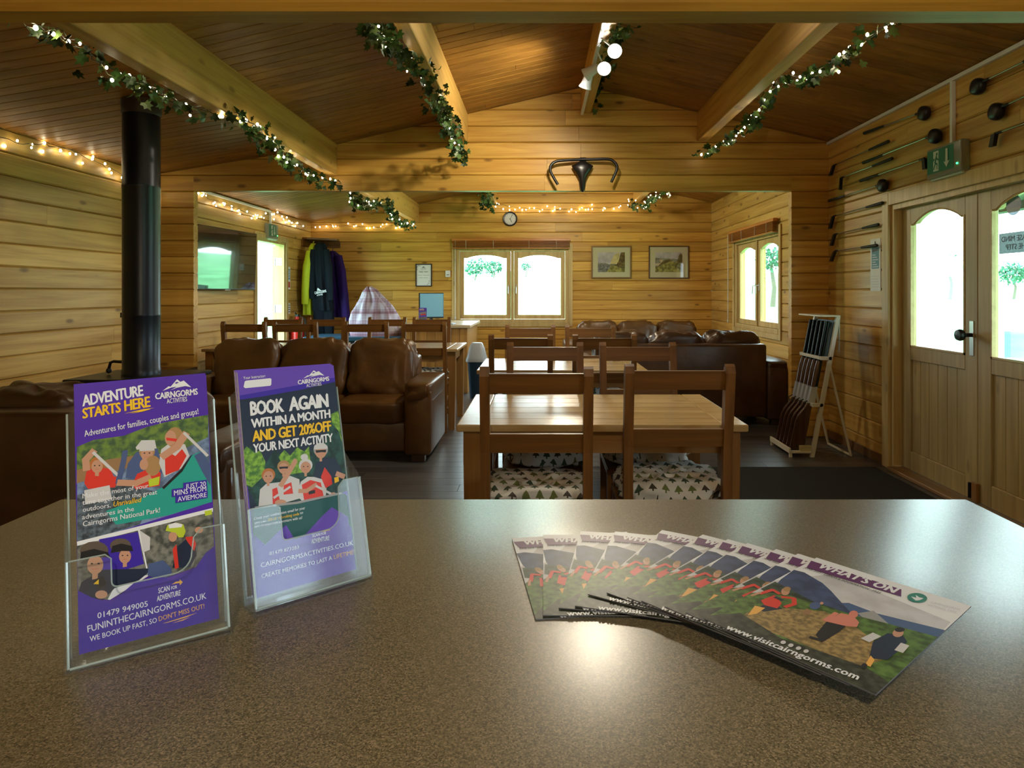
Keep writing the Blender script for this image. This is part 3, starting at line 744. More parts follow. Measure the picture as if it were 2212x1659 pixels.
def landscape(kind):
    def art(t, w_, h_):
        m = MB(); mats = [mat('watercolour_sky', (.42, .40, .44), .8, mottle=.2, mscale=9), mat('watercolour_far_hills', (.20, .20, .16), .8, mottle=.3, mscale=22),
                          mat('watercolour_meadow', (.24, .23, .06), .8, mottle=.5, mscale=26), mat('watercolour_wood', (.12, .09, .025), .8, mottle=.5, mscale=30),
                          mat('watercolour_water', (.16, .17, .17), .8, mottle=.5, mscale=40), mat('watercolour_sand', (.45, .36, .22), .8, mottle=.2, mscale=25), mat('watercolour_sun', (.5, .42, .2), .8, mottle=.2, mscale=15)]
        a, c_ = -.37*w_+.02, .37*w_-.02; b_, d = (-.30*h_, .30*h_)
        X = lambda u: a+(c_-a)*u
        Zc = lambda v: b_+(d-b_)*v
        def P(i, pts, y): m.mi = i; flat(m, [(X(u), Zc(v)) for u, v in pts], y)
        P(0, [(0, 0), (1, 0), (1, 1), (0, 1)], -.0105)
        if kind == 0:
            P(6, [(.45, .35), (.8, .35), (.8, 1), (.62, .9), (.5, .6)], -.0107)
            P(1, [(0, .30), (.5, .30), (.75, .36), (.6, .42), (.4, .40), (.25, .46), (0, .45)], -.0109)
            P(4, [(0, 0), (.5, 0), (.45, .33), (0, .40)], -.0111)
            P(2, [(.32, 0), (1, 0), (1, .22), (.75, .34), (.48, .36), (.42, .2)], -.0113)
            P(3, [(.55, .35), (.7, .4), (.78, .62), (.83, .9), (.86, 1), (1, 1), (1, .18), (.8, .22), (.7, .33)], -.0115)
        else:
            P(1, [(0, .45), (.5, .48), (1, .5), (1, .62), (.6, .68), (.3, .70), (0, .72)], -.0107)
            P(5, [(0, .4), (.2, .48), (.18, .58), (.1, .62), (.3, .62), (.2, .42), (.05, .3)], -.0109)
            P(2, [(0, 0), (1, 0), (1, .4), (.8, .5), (.55, .55), (.3, .42), (.1, .3), (0, .3)], -.0111)
            P(3, [(.1, .3), (.25, .5), (.38, .62), (.55, .64), (.65, .57), (.5, .5), (.3, .42)], -.0113)
            P(3, [(.72, .2), (.8, .5), (.86, .8), (.92, .95), (1, .9), (1, .15)], -.0113)
        m.build('watercolour', mats, t, flip=False)
    return art
brown_fr = mat('brown_picture_frame', (.10, .045, .015), .4); gilt = mat('gilt_brown_frame', (.20, .12, .045), .35, .3); mount = mat('cream_mount', (.50, .48, .33), .8)
framed('picture', 'framed watercolour of water and a wooded bank, nearer the window', 'picture', 1277, 531, 1364, 602, gilt, .022, mount, landscape(0), 'framed watercolours on the far wall')
framed('picture', 'framed watercolour of a grassy headland, nearer the corner', 'picture', 1401, 531, 1488, 602, brown_fr, .018, mount, landscape(1), 'framed watercolours on the far wall')
# ------------------------------------------------------------------ lettering and printed art
def text_polys(s, bold=0.0, shear=0.0, space=1.0):
    c = bpy.data.curves.new('lettering', 'FONT'); c.body = s; c.resolution_u = 2; c.offset = bold; c.shear = shear; c.space_character = space
    o = bpy.data.objects.new('lettering', c); COL.objects.link(o)
    bpy.context.view_layer.update()
    me = bpy.data.meshes.new_from_object(o.evaluated_get(bpy.context.evaluated_depsgraph_get()))
    V = [(v.co.x, v.co.y) for v in me.vertices]; Fc = [tuple(p.vertices) for p in me.polygons]
    bpy.data.objects.remove(o); bpy.data.curves.remove(c); bpy.data.meshes.remove(me)
    return V, Fc
CAP = max(y for x, y in text_polys('H')[0])
def homography(src, dst):
    A = []; B = []
    for (x, y), (u, v) in zip(src, dst):
        A += [[x, y, 1, 0, 0, 0, -u*x, -u*y], [0, 0, 0, x, y, 1, -v*x, -v*y]]; B += [u, v]
    h = np.linalg.solve(np.array(A, float), np.array(B, float)); h = np.append(h, 1).reshape(3, 3)
    def f(p):
        q = h @ np.array([p[0], p[1], 1.0]); return (q[0]/q[2], q[1]/q[2])
    return f
class Art:
    """flat print: every shape lies a hair above the one before; local x right, y up, z out of the sheet"""
    def __init__(s, w, h, quad=None, step=.00001):
        s.mb = MB(); s.mats = []; s.z = 0; s.step = step; s.w = w; s.h = h
        s.f = homography(quad, [(0, h), (w, h), (w, 0), (0, 0)]) if quad else (lambda p: p)
    def _m(s, m):
        if m not in s.mats: s.mats.append(m)
        s.mb.mi = s.mats.index(m); s.z += s.step
    def uv(s, pts, m):
        s._m(m); ar = sum(pts[i][0]*pts[(i+1) % len(pts)][1]-pts[(i+1) % len(pts)][0]*pts[i][1] for i in range(len(pts)))
        if ar < 0: pts = pts[::-1]
        s.mb._new([(min(max(x, 0), s.w), min(max(y, 0), s.h), s.z) for x, y in pts], [tuple(range(len(pts)))])
    def poly(s, pts, m): s.uv([s.f(p) for p in pts], m)
    def ell(s, cx, cy, rx, ry, m, n=16, rot=0):
        c_, q = math.cos(rot), math.sin(rot)
        s.poly([(cx+rx*math.cos(2*PI*k/n)*c_-ry*math.sin(2*PI*k/n)*q, cy+rx*math.cos(2*PI*k/n)*q+ry*math.sin(2*PI*k/n)*c_) for k in range(n)], m)
    def limb(s, pts, w_, m):
        P = [s.f(p) for p in pts]
        for i in range(len(P)-1):
            a, b = Vector(P[i]), Vector(P[i+1]); d = (b-a).normalized(); n_ = Vector((-d.y, d.x)); k = w_/2
            e = d*k*.5; s.uv([tuple(a-e+n_*k), tuple(a-e-n_*k), tuple(b+e-n_*k), tuple(b+e+n_*k)], m)
    def text(s, tx, a, b, cap, m, bold=.012, shear=0, space=1.0):
        """a, b: ends of the baseline; cap: a point at capital height above a"""
        V, Fc = text_polys(tx, 0, shear, space)
        x0 = min(v[0] for v in V); x1 = max(v[0] for v in V)
        a, b, t = Vector(s.f(a)), Vector(s.f(b)), Vector(s.f(cap)); ex = (b-a); ln = ex.length; ex.normalize(); ey = Vector((-ex.y, ex.x)); hg = abs((t-a).dot(ey))
        k = bold*1.25                                   # heavier lettering: the same letters again a hair to either side
        for dx, dy in (((0, 0),) if bold < .004 else ((-k*.6, 0), (k*.6, 0)) if bold < .02 else ((-k, -k*.5), (0, k*.5), (k, -k*.3))):
            s._m(m); s.mb._new([(*(a+ex*((x+dx-x0)/(x1-x0)*ln)+ey*((y+dy)/CAP*hg)), s.z) for x, y in V], Fc)
    def build(s, name, parent): return s.mb.build(name, s.mats, parent, flip=False)
def ink(name, c, **k): return mat('print_'+name, c, k.pop('rough', .42), spec=.22, **k)
PUR = ink('purple', (.068, .024, .40)); PUR2 = ink('deep_blue_purple', (.040, .020, .38)); WHT = ink('white', (.72, .78, .90)); YEL = ink('yellow', (.80, .52, .02))
ORG = ink('orange', (.75, .42, .10)); NAVY = ink('navy', (.012, .022, .055)); TEAL = ink('teal', (.02, .33, .30)); RED = ink('red', (.62, .04, .03)); SKIN = ink('skin', (.50, .28, .20))
HAIR = ink('fair_hair', (.36, .22, .10)); GING = ink('ginger_hair', (.42, .15, .04)); DARK = ink('dark', (.012, .013, .018)); GREY = ink('grey', (.30, .32, .36)); LGREY = ink('light_grey', (.55, .58, .66))
BUSH = ink('bushes', (.04, .09, .05), mottle=1, mscale=160, col2=(.14, .24, .05)); REED = ink('reeds', (.05, .16, .03), mottle=1, mscale=220, col2=(.22, .45, .05)); DGRN = ink('dark_green', (.012, .05, .045), mottle=.5, mscale=120)
WATER = ink('water', (.13, .20, .36), mottle=.4, mscale=140); RIVER = ink('dark_river', (.07, .10, .14), mottle=.6, mscale=200); ROCK = ink('rock', (.05, .06, .06), mottle=1, mscale=180, col2=(.20, .21, .20)); BLUE = ink('denim_blue', (.06, .10, .26))
BRHAIR = ink('brown_hair', (.10, .08, .07)); CANOE = ink('dark_teal_canoe', (.012, .09, .10)); LPUR = ink('light_purple', (.12, .06, .50)); BANK = ink('brown_bank', (.28, .17, .09)); LIME = ink('lime', (.45, .58, .04)); PINK = ink('pink', (.6, .22, .18))

def person(a, hx, hy, r, hair=None, hat=None, vest=None, body=None, k=1.0, shades=False):
    """head and shoulders in the print: hx, hy head centre, r head radius in photo pixels"""
    if body: a.poly([(hx-2.0*r*k, hy+4.2*r), (hx-1.9*r*k, hy+2.0*r), (hx-.8*r, hy+1.3*r), (hx+.8*r, hy+1.2*r), (hx+1.9*r*k, hy+1.8*r), (hx+2.1*r*k, hy+4.2*r)], body)
    if vest: a.poly([(hx-1.2*r*k, hy+4.4*r), (hx-1.25*r*k, hy+1.9*r), (hx-.6*r, hy+1.4*r), (hx, hy+2.0*r), (hx+.6*r, hy+1.3*r), (hx+1.25*r*k, hy+1.8*r), (hx+1.2*r*k, hy+4.4*r)], vest)
    a.limb([(hx, hy+.6*r), (hx, hy+1.5*r)], .0001*r*1.9, SKIN)
    if hair: a.ell(hx, hy-.25*r, 1.12*r, 1.1*r, hair)
    a.ell(hx, hy+.12*r, .85*r, 1.0*r, SKIN)
    if shades: a.poly([(hx-.8*r, hy-.15*r), (hx+.8*r, hy-.22*r), (hx+.75*r, hy+.2*r), (hx+.1*r, hy+.15*r), (hx-.7*r, hy+.25*r)], DARK)
    else:
        for q in (-.35, .35): a.ell(hx+q*r, hy-.02*r, .13*r, .09*r, DARK, 8)
    a.limb([(hx-.3*r, hy+.55*r), (hx+.3*r, hy+.52*r)], .000012*r, RED)
    if hat: a.poly([(hx-1.1*r, hy-.3*r), (hx-1.0*r, hy-.9*r), (hx-.4*r, hy-1.3*r), (hx+.5*r, hy-1.25*r), (hx+1.0*r, hy-.8*r), (hx+1.05*r, hy-.35*r)], hat)
def logo(a, L, R_, top):
    """mountain mark over the two-line name: L, R_ ends of the name's baseline, top = photo pixel at its cap height"""
    (x0, y0), (x1, y1) = L, R_; ex, ey = x1-x0, y1-y0; c_ = (y0-top)
    def q(u, v): return (x0+ex*u, y0+ey*u-v*c_)
    a.poly([q(.16, 1.25), q(.30, 1.9), q(.35, 1.8), q(.5, 2.9), q(.58, 2.4), q(.66, 2.55), q(.84, 1.3), q(.70, 1.62), q(.5, 1.5), q(.34, 1.2), q(.5, 1.66), q(.38, 1.66)], WHT)
    a.poly([q(.44, 2.3), q(.5, 2.5), q(.57, 2.2), q(.53, 2.3), q(.49, 2.15)], PUR)
    a.text('CAIRNGORMS', L, R_, (x0, top), WHT, .03, 0, .95)
    a.text('ACTIVITIES', q(.27, -.92), q(.75, -.92), q(.27, -.17), WHT, .018)

def sheet_frame(BL, yaw, tilt, roll):
    ux = Vector((math.cos(yaw), math.sin(yaw), 0)); n = Vector((math.sin(yaw), -math.cos(yaw), 0)); up = Vector((0, 0, 1))*math.cos(tilt)-n*math.sin(tilt); nn = ux.cross(up)
    u2 = ux*math.cos(roll)+up*math.sin(roll); v2 = -ux*math.sin(roll)+up*math.cos(roll)
    M = Matrix((u2, v2, nn)).transposed().to_4x4(); M.translation = BL; return M
LW, LH = .099, .210
acr = clear('clear_acrylic', (.97, .985, 1), .028, .03, .02); acr_milk = clear('reflection_haze_acrylic', (.95, .97, 1), .018, .10, .07, (.62, .70, .80)); acr_edge = clear('acrylic_edge', (.80, .9, .92), .12, .1, .45, (.55, .68, .70))  # acr_milk: window reflection on the pocket imitated by a milky diffuse tint
def place(o, M): o.matrix_world = M
def leaflet(label, M, art_fn, quad):
    t = thing('leaflet', label, 'leaflet', group='leaflets in the clear holders'); place(t, M)
    m = MB(); m.box((0, 0, -.0012), (LW, LH, 0)); m.build('sheet', paper, t)
    a = Art(LW, LH, quad); art_fn(a); a.build('printed_front', t)
    return t
def holder(label, M, hz, edge_m, front_m, depth, rise_l, rise_r, dip, foot):
    """clear leaflet stand in the frame of the front leaflet; hz = height of the leaflet's lower edge above the counter"""
    t = thing('leaflet_holder', label, 'leaflet holder', group='clear leaflet holders'); place(t, M)
    Mi = M.inverted(); g = .005; x0, x1 = -g, LW+g; yb = -.006; th = .002; zb = -.011; zf = zb+depth
    m = MB(); m.prism([(x0, yb, zb), (x1, yb, zb), (x1, .188, zb), (x1-.008, .196, zb), (x0+.008, .196, zb), (x0, .188, zb)], (0, 0, -th)); m.build('back_plate', acr, t)
    fr = [(x0, yb, zf), (x1, yb, zf), (x1, rise_r, zf)]
    cx0, cx1 = x0+.028, x1-.024
    fr += [(cx1+.008, rise_r, zf), (cx1+.002, rise_r-.006, zf)]
    for k in range(7):
        an = k/6*PI/2; fr.append((cx1-.014+.014*math.cos(an), dip+.014-.014*math.sin(an), zf))
    for k in range(7):
        an = k/6*PI/2; fr.append((cx0+.004-.004*math.sin(an), dip+.004-.004*math.cos(an), zf))
    fr += [(cx0, rise_l-.004, zf), (cx0-.004, rise_l, zf), (x0, rise_l, zf)]
    m = MB(); m.prism(fr, (0, 0, th)); m.build('front_plate', front_m, t)
    m = MB()
    for x, rs in ((x0-th, rise_l), (x1, rise_r)): m.prism([(x, yb, zb-th), (x, yb, zf+th), (x, rs, zf+th), (x, rs+.03, zb-th)], (th, 0, 0))
    m.build('side_plate', acr, t)
    m = MB(); m.box((x0-th, yb-th, zb-th), (x1+th, yb, zf+th)); m.build('bottom_plate', front_m, t)
    m = MB()                                            # bright cut edges
    m.tube([(x0-.001, .188, zb), (x0-.001, yb, zb)], .0009, 5); m.tube([(x1+.001, .188, zb), (x1+.001, yb, zb)], .0009, 5)
    m.tube([(x0-.001, rise_l, zf+.001), (x0-.001, yb, zf+.001)], .0011, 5); m.tube([(x1+.001, rise_r, zf+.001), (x1+.001, yb, zf+.001)], .0013, 5)
    m.tube([(x0, yb, zf+.002), (x1, yb, zf+.002)], .0011, 5); m.tube(fr[2:]+[fr[-1]], .0006, 5)
    m.build('cut_edge', edge_m, t)
    # foot on the counter: from under the pocket to behind
    P = [M @ Vector((x, yb-th, z)) for x in (x0-th, x1+th) for z in (zf+th, zb-th)]
    nb = (P[1]-P[0]); nb.z = 0; nb.normalize()
    def fl_(p): return Vector((p.x, p.y, CZ+.0005))
    m = MB(); q = [fl_(P[0]), fl_(P[0])+nb*foot, fl_(P[2])+nb*foot, fl_(P[2])]
    m.prism([Mi @ p for p in q], M.to_3x3().inverted() @ Vector((0, 0, .002)))
    for pa in (P[0], P[2]):                             # side cheeks down to the foot
        b0 = fl_(pa); m.prism([Mi @ p for p in (b0, pa, (M @ Vector((x0-th if pa is P[0] else x1, .12, zb-th))), b0+nb*foot)], M.to_3x3().inverted() @ ((P[2]-P[0]).normalized()*(-.002 if pa is P[0] else .002)))
    m.build('foot', acr, t)
    return t

def art_one(a):
    q = [(157, 833), (434, 811), (472, 1337), (178, 1405)]
    a.uv([(0, 0), (LW, 0), (LW, LH), (0, LH)], PUR)
    a.poly([(166, 975), (300, 940), (440, 898), (446, 1003), (452, 1085), (168, 1170)], WATER)
    a.poly([(165, 962), (200, 948), (262, 940), (310, 922), (350, 912), (440, 897), (441, 945), (380, 975), (300, 985), (240, 995), (166, 1020)], BUSH)
    a.poly([(166, 1012), (230, 990), (320, 978), (350, 985), (300, 1000), (166, 1040)], BANK)
    a.poly([(168, 1065), (250, 1040), (330, 1060), (300, 1130), (170, 1165)], RIVER)
    # canoe
    a.poly([(228, 1100), (300, 1075), (345, 1052), (383, 1015), (404, 985), (428, 975), (446, 1003), (452, 1085), (360, 1112), (250, 1130)], TEAL)
    a.poly([(345, 1052), (383, 1015), (404, 985), (409, 981), (388, 1018), (349, 1056)], DARK)
    a.poly([(412, 985), (428, 976), (446, 1003), (448, 1050), (430, 1020)], BLUE)
    # paddlers
    a.poly([(182, 1040), (186, 1015), (205, 1005), (235, 1010), (250, 1040), (246, 1050), (190, 1052)], RED)
    person(a, 208, 1003, 14, GING); a.limb([(186, 1010), (184, 990), (200, 972)], .005, SKIN); a.limb([(200, 975), (255, 1027)], .0022, LGREY); a.limb([(200, 1030), (245, 1032)], .004, RED)
    a.poly([(268, 1030), (272, 1000), (290, 975), (335, 968), (345, 1020), (330, 1040)], BLUE); person(a, 312, 978, 15, HAIR, LGREY)
    a.poly([(288, 965), (300, 950), (328, 950), (332, 968), (310, 970), (290, 970)], LGREY)
    a.limb([(266, 975), (262, 1000), (253, 1040)], .004, BLUE); a.limb([(252, 1040), (268, 972)], .0022, BLUE)
    a.poly([(282, 1045), (292, 1022), (318, 1010), (342, 1020), (340, 1048), (290, 1055)], RED); a.ell(325, 1005, 17, 22, HAIR); a.ell(306, 1002, 9, 12, SKIN); a.limb([(318, 1030), (290, 1042), (254, 1040)], .005, SKIN); a.poly([(316, 1035), (340, 1028), (338, 1046), (318, 1050)], LIME)
    a.poly([(338, 1000), (342, 970), (362, 955), (392, 960), (402, 985), (385, 1012), (350, 1030)], LGREY); a.poly([(350, 990), (356, 975), (372, 985), (386, 970), (396, 985), (380, 1015), (352, 1026)], RED)
    a.ell(370, 945, 19, 22, HAIR); a.ell(361, 946, 12, 16, SKIN); a.poly([(352, 945), (375, 948), (373, 954), (353, 951)], RED); a.limb([(346, 985), (375, 965), (393, 938)], .006, SKIN); a.limb([(390, 936), (440, 985)], .0022, LGREY)
    a.poly([(182, 1055), (235, 1045), (240, 1075), (185, 1085)], LGREY)
    # titles
    a.text('ADVENTURE', (176, 876), (303, 854), (175, 853), WHT, .03, .08, .9); a.text('STARTS', (177, 902), (256, 889), (176, 881), YEL, .03, .08, .9); a.text('HERE', (264, 887), (318, 878), (263, 865), YEL, .03, .08, .9)
    a.poly([(262, 893), (300, 884), (326, 881), (300, 887)], YEL); a.poly([(275, 893), (310, 884), (318, 884), (300, 889)], YEL)
    logo(a, (328, 863), (417, 853), 850)
    a.text('Adventures for families, couples and groups!', (181, 941), (420, 895), (180, 928), WHT, .012)
    for s, A_, B_, cp in (('Make the most of your', (179, 1072), (317, 1052), 1062), ('time together in the great', (179, 1086), (335, 1066), 1076), ('outdoors.', (180, 1101), (238, 1092), 1091), ('adventures in the', (179, 1117), (287, 1101), 1107), ('Cairngorms National Park!', (181, 1132), (342, 1105), 1121)):
        a.text(s, A_, B_, (A_[0], cp), WHT, .012)
    a.text('Unrivalled', (244, 1091), (303, 1082), (244, 1080), YEL, .014, .25)
    for s, A_, B_, cp in (('JUST 20', (395, 1056), (438, 1050), 1046), ('MINS FROM', (371, 1070), (439, 1061), 1059), ('AVIEMORE', (379, 1083), (440, 1074), 1073)):
        a.poly([(A_[0]-5, A_[1]+3), (A_[0]-5, cp-3), (B_[0]+2, B_[1]-13), (B_[0]+2, B_[1]+2)], PUR2)
    for s, A_, B_, cp in (('JUST 20', (395, 1056), (438, 1050), 1046), ('MINS FROM', (371, 1070), (439, 1061), 1059), ('AVIEMORE', (379, 1083), (440, 1074), 1073)): a.text(s, A_, B_, (A_[0], cp), WHT, .012)
    # lower pictures
    a.poly([(168, 1164), (454, 1098), (458, 1210), (330, 1235), (240, 1290), (175, 1275)], WHT)
    a.poly([(169, 1173), (296, 1143), (318, 1238), (250, 1260), (235, 1290), (200, 1280), (174, 1275)], ROCK)
    a.poly([(300, 1142), (454, 1106), (458, 1180), (420, 1225), (360, 1245), (320, 1235)], ROCK)
    a.poly([(215, 1160), (296, 1146), (310, 1215), (225, 1240)], PUR2)
    a.poly([(172, 1275), (180, 1250), (225, 1225), (330, 1225), (300, 1250), (250, 1265), (225, 1290)], NAVY); a.ell(205, 1184, 30, 20, BRHAIR); person(a, 208, 1212, 20); a.poly([(176, 1205), (178, 1186), (205, 1180), (234, 1188), (240, 1200), (225, 1198), (200, 1196)], DARK)
    a.ell(260, 1174, 22, 15, BRHAIR); person(a, 270, 1196, 15); a.poly([(240, 1190), (243, 1175), (262, 1170), (284, 1176), (287, 1187), (262, 1186)], DARK)
    a.poly([(208, 1245), (226, 1238), (232, 1255), (215, 1268)], DARK); a.poly([(205, 1255), (216, 1245), (216, 1256)], YEL); a.ell(222, 1278, 13, 9, SKIN)
    a.poly([(300, 1143), (322, 1158), (322, 1185), (308, 1190)], LGREY)
    a.poly([(318, 1240), (320, 1215), (350, 1208), (368, 1225), (370, 1240), (345, 1250)], BLUE)
    a.poly([(370, 1225), (380, 1180), (400, 1162), (418, 1172), (420, 1200), (408, 1225)], NAVY); a.poly([(396, 1160), (412, 1158), (420, 1175), (416, 1190), (400, 1168)], RED); a.poly([(370, 1185), (378, 1175), (384, 1225), (376, 1228)], RED)
    a.ell(370, 1158, 9, 11, SKIN); a.poly([(354, 1145), (358, 1133), (375, 1128), (392, 1132), (397, 1148), (392, 1160), (382, 1160), (376, 1150)], LIME); a.poly([(360, 1132), (375, 1128), (390, 1132), (388, 1138), (362, 1140)], WHT)
    a.ell(425, 1145, 9, 7, SKIN); a.poly([(436, 1105), (452, 1102), (452, 1112), (438, 1115)], LIME)
    a.poly([(173, 1268), (205, 1285), (240, 1298), (290, 1255), (345, 1242), (372, 1252), (420, 1225), (440, 1195), (459, 1180), (472, 1337), (178, 1405)], PUR2)
    a.text('01479 949005', (215, 1329), (320, 1306), (214, 1317), WHT, .012)
    a.text('FUNINTHECAIRNGORMS.CO.UK', (195, 1358), (444, 1293), (194, 1344), WHT, .01)
    a.text('WE BOOK UP FAST, SO', (200, 1378), (340, 1341), (199, 1367), WHT, .012); a.text("DON'T MISS OUT!", (344, 1339), (440, 1314), (343, 1329), ORG, .012)
    a.poly([(352, 1344), (425, 1323), (400, 1333), (360, 1343)], ORG); a.poly([(372, 1344), (410, 1332), (395, 1339)], ORG)
    a.text('SCAN', (342, 1279), (366, 1273), (341, 1268), WHT, .02, .1); a.text('FOR', (369, 1272), (381, 1269), (369, 1265), WHT, .02, .1); a.text('ADVENTURE', (339, 1296), (389, 1284), (338, 1285), WHT, .02, .1)
    a.poly([(369, 1261), (378, 1255), (386, 1254), (386, 1250), (393, 1256), (387, 1263), (386, 1258), (378, 1259)], ORG)

def art_two(a):
    a.uv([(0, 0), (LW, 0), (LW, LH), (0, LH)], LPUR)
    a.poly([(507, 862), (560, 855), (650, 840), (723, 828), (752, 1075), (550, 1160), (520, 1010)], NAVY)
    a.poly([(507, 858), (560, 850), (650, 836), (722, 822), (724, 832), (650, 848), (560, 862), (508, 868)], PUR2)
    a.poly([(522, 985), (540, 975), (560, 1000), (570, 1020), (590, 985), (620, 1000), (660, 985), (690, 990), (720, 900), (736, 905), (752, 1075), (560, 1110), (530, 1060)], DGRN)
    a.poly([(522, 985), (530, 975), (548, 990), (560, 985), (572, 1010), (570, 1040), (545, 1065), (528, 1060)], REED)
    a.poly([(600, 1000), (612, 985), (625, 998), (640, 980), (655, 990), (665, 978), (668, 1010), (655, 1035), (620, 1040)], REED)
    a.poly([(712, 908), (728, 900), (734, 912), (738, 940), (744, 970), (728, 945), (715, 930)], REED)
    # four in a canoe
    a.poly([(560, 1110), (562, 1070), (575, 1058), (605, 1055), (612, 1100)], LGREY); person(a, 579, 1042, 13, GING); a.poly([(588, 1070), (598, 1066), (606, 1100), (590, 1103)], RED)
    a.poly([(598, 1060), (625, 1042), (645, 1050), (648, 1090), (612, 1100)], LGREY); person(a, 611, 1024, 12, HAIR, shades=True); a.limb([(606, 1062), (622, 1035), (635, 1012)], .0048, SKIN); a.ell(635, 1011, 5, 6, SKIN); a.poly([(612, 1062), (628, 1056), (632, 1080), (612, 1082)], RED)
    a.poly([(640, 1085), (648, 1055), (662, 1045), (690, 1046), (702, 1070), (700, 1090), (650, 1095)], LGREY); person(a, 658, 1023, 13, LGREY); a.ell(655, 1002, 8, 7, LGREY); a.poly([(650, 1062), (668, 1052), (690, 1058), (696, 1088), (655, 1094)], RED); a.poly([(664, 1076), (678, 1073), (678, 1080), (665, 1083)], DARK); a.limb([(645, 1075), (660, 1075), (680, 1062)], .004, SKIN)
    a.poly([(674, 1045), (680, 1015), (700, 1003), (722, 1008), (734, 1035), (736, 1050), (722, 1060), (690, 1050)], NAVY); person(a, 690, 990, 14, GREY, LGREY, shades=True); a.poly([(690, 1046), (698, 1025), (712, 1045), (714, 1062), (700, 1070)], RED); a.limb([(724, 1040), (738, 1046)], .005, SKIN); a.poly([(718, 1048), (727, 1046), (728, 1056), (719, 1060)], YEL)
    a.limb([(592, 1088), (625, 1066)], .0022, LGREY); a.limb([(680, 1065), (716, 1085)], .0022, LGREY); a.ell(716, 1084, 6, 5, SKIN); a.ell(606, 1098, 12, 6, SKIN)
    a.poly([(550, 1108), (600, 1104), (640, 1100), (690, 1094), (733, 1080), (744, 1085), (755, 1150), (700, 1150), (560, 1210), (550, 1160)], CANOE)
    a.poly([(552, 1106), (640, 1097), (732, 1079), (735, 1083), (640, 1102), (553, 1110)], GREY)
    a.text('Your Instructor:', (517, 820), (567, 816), (516, 813), WHT, .015); 
    rr = [(518, 838), (520, 825), (523, 823), (577, 819), (580, 821), (580, 834), (578, 837), (522, 841)]; a.poly(rr, WHT)
    logo(a, (640, 836), (709, 829), 826)
    a.text('BOOK', (537, 905), (609, 898), (533, 874), WHT, .04, .04, .9); a.text('AGAIN', (622, 897), (707, 890), (620, 866), WHT, .04, .04, .9)
    a.text('WITHIN A MONTH', (540, 934), (711, 915), (538, 914), WHT, .034, .04, .92); a.text('AND GET 20%OFF', (543, 965), (713, 945), (541, 941), YEL, .034, .04, .92); a.text('YOUR NEXT ACTIVITY', (546, 990), (716, 969), (543, 971), WHT, .03, .04, .92)
    for s, A_, B_, m_ in (('Check your confirmation email for your', (551, 1134), (657, 1113), WHT), ('very own', (552, 1143), (577, 1138), WHT), ('20% off', (580, 1137), (598, 1134), YEL), ('rebooking code', (602, 1133), (645, 1125), YEL), ('to', (647, 1124), (653, 1122), WHT), ('save on your next adventure with us!', (552, 1150), (651, 1133), WHT)):
        a.text(s, A_, B_, (A_[0], A_[1]-6), m_, .012)
    a.poly([(553, 1165), (575, 1185), (600, 1160), (618, 1145), (636, 1175), (655, 1168), (690, 1130), (712, 1110), (745, 1130), (760, 1235), (560, 1290)], LPUR)
    a.text('01479 873283', (585, 1206), (645, 1193), (584, 1199), WHT, .008); a.text('CAIRNGORMSACTIVITIES.CO.UK', (568, 1230), (755, 1187), (567, 1221), WHT, .01)
    a.text('CREATE MEMORIES TO LAST A', (570, 1251), (712, 1216), (569, 1243), WHT, .008); a.text('LIFETIME!', (716, 1215), (757, 1205), (715, 1207), ORG, .01)
    a.text('SCAN', (672, 1171), (688, 1168), (671, 1165), WHT, .02, .1); a.text('FOR', (690, 1167), (700, 1165), (690, 1162), WHT, .02, .1); a.text('ADVENTURE', (670, 1184), (707, 1177), (669, 1175), WHT, .02, .1)
    a.poly([(692, 1160), (700, 1155), (705, 1155), (709, 1157), (703, 1158), (697, 1160)], ORG)

M1 = sheet_frame(Vector((-.3600, .5180, H-.2835)), math.radians(31), math.radians(12.5), math.radians(1.8))
M2 = sheet_frame(Vector((-.2605, .6080, H-.2815)), math.radians(42), math.radians(15), math.radians(-.3))
def quad_of(M, w_=LW, h_=LH):
    out = []
    for x, y in ((0, h_), (w_, h_), (w_, 0), (0, 0)):
        p = M @ Vector((x, y, 0)); out.append((CX+F*p.x/p.y, CY-F*(p.z-H)/p.y))
    return out
holder('clear leaflet holder with adventure leaflets, the taller looking one at the counter end', M1, .006, acr_edge, acr, .024, .072, .078, .046, .050)
leaflet('purple adventure leaflet with canoeists and yellow helmet, front of its holder', M1, art_one, [(157, 833), (434, 811), (472, 1337), (178, 1405)])
holder('clear leaflet holder with book again leaflets, pocket whitened by a painted window reflection', M2, .008, acr_edge, acr_milk, .028, .080, .090, .046, .048)
leaflet('purple and green book again leaflet with four people in a canoe', M2, art_two, [(503, 802), (719, 793), (760, 1235), (560, 1290)])
for M_, n, lab in ((M1, 2, 'purple leaflet tucked behind the adventure leaflet in its holder'), (M2, 4, 'purple leaflet tucked behind the book again leaflet in its holder')):
    for k in range(n):
        t = thing('leaflet', lab, 'leaflet', group=lab.replace('purple leaflet', 'leaflets')); place(t, M_ @ T((-.0004*k, .0012*(k % 2)+.0006*k, -.0013-.0014*k)))
        m = MB(); m.box((0, 0, -.0012), (LW, LH, 0)); m.build('sheet', paper, t)
        m = MB(); m.box((0, 0, 0), (LW, LH, .00004)); m.build('printed_front', PUR if M_ is M1 else LPUR, t)

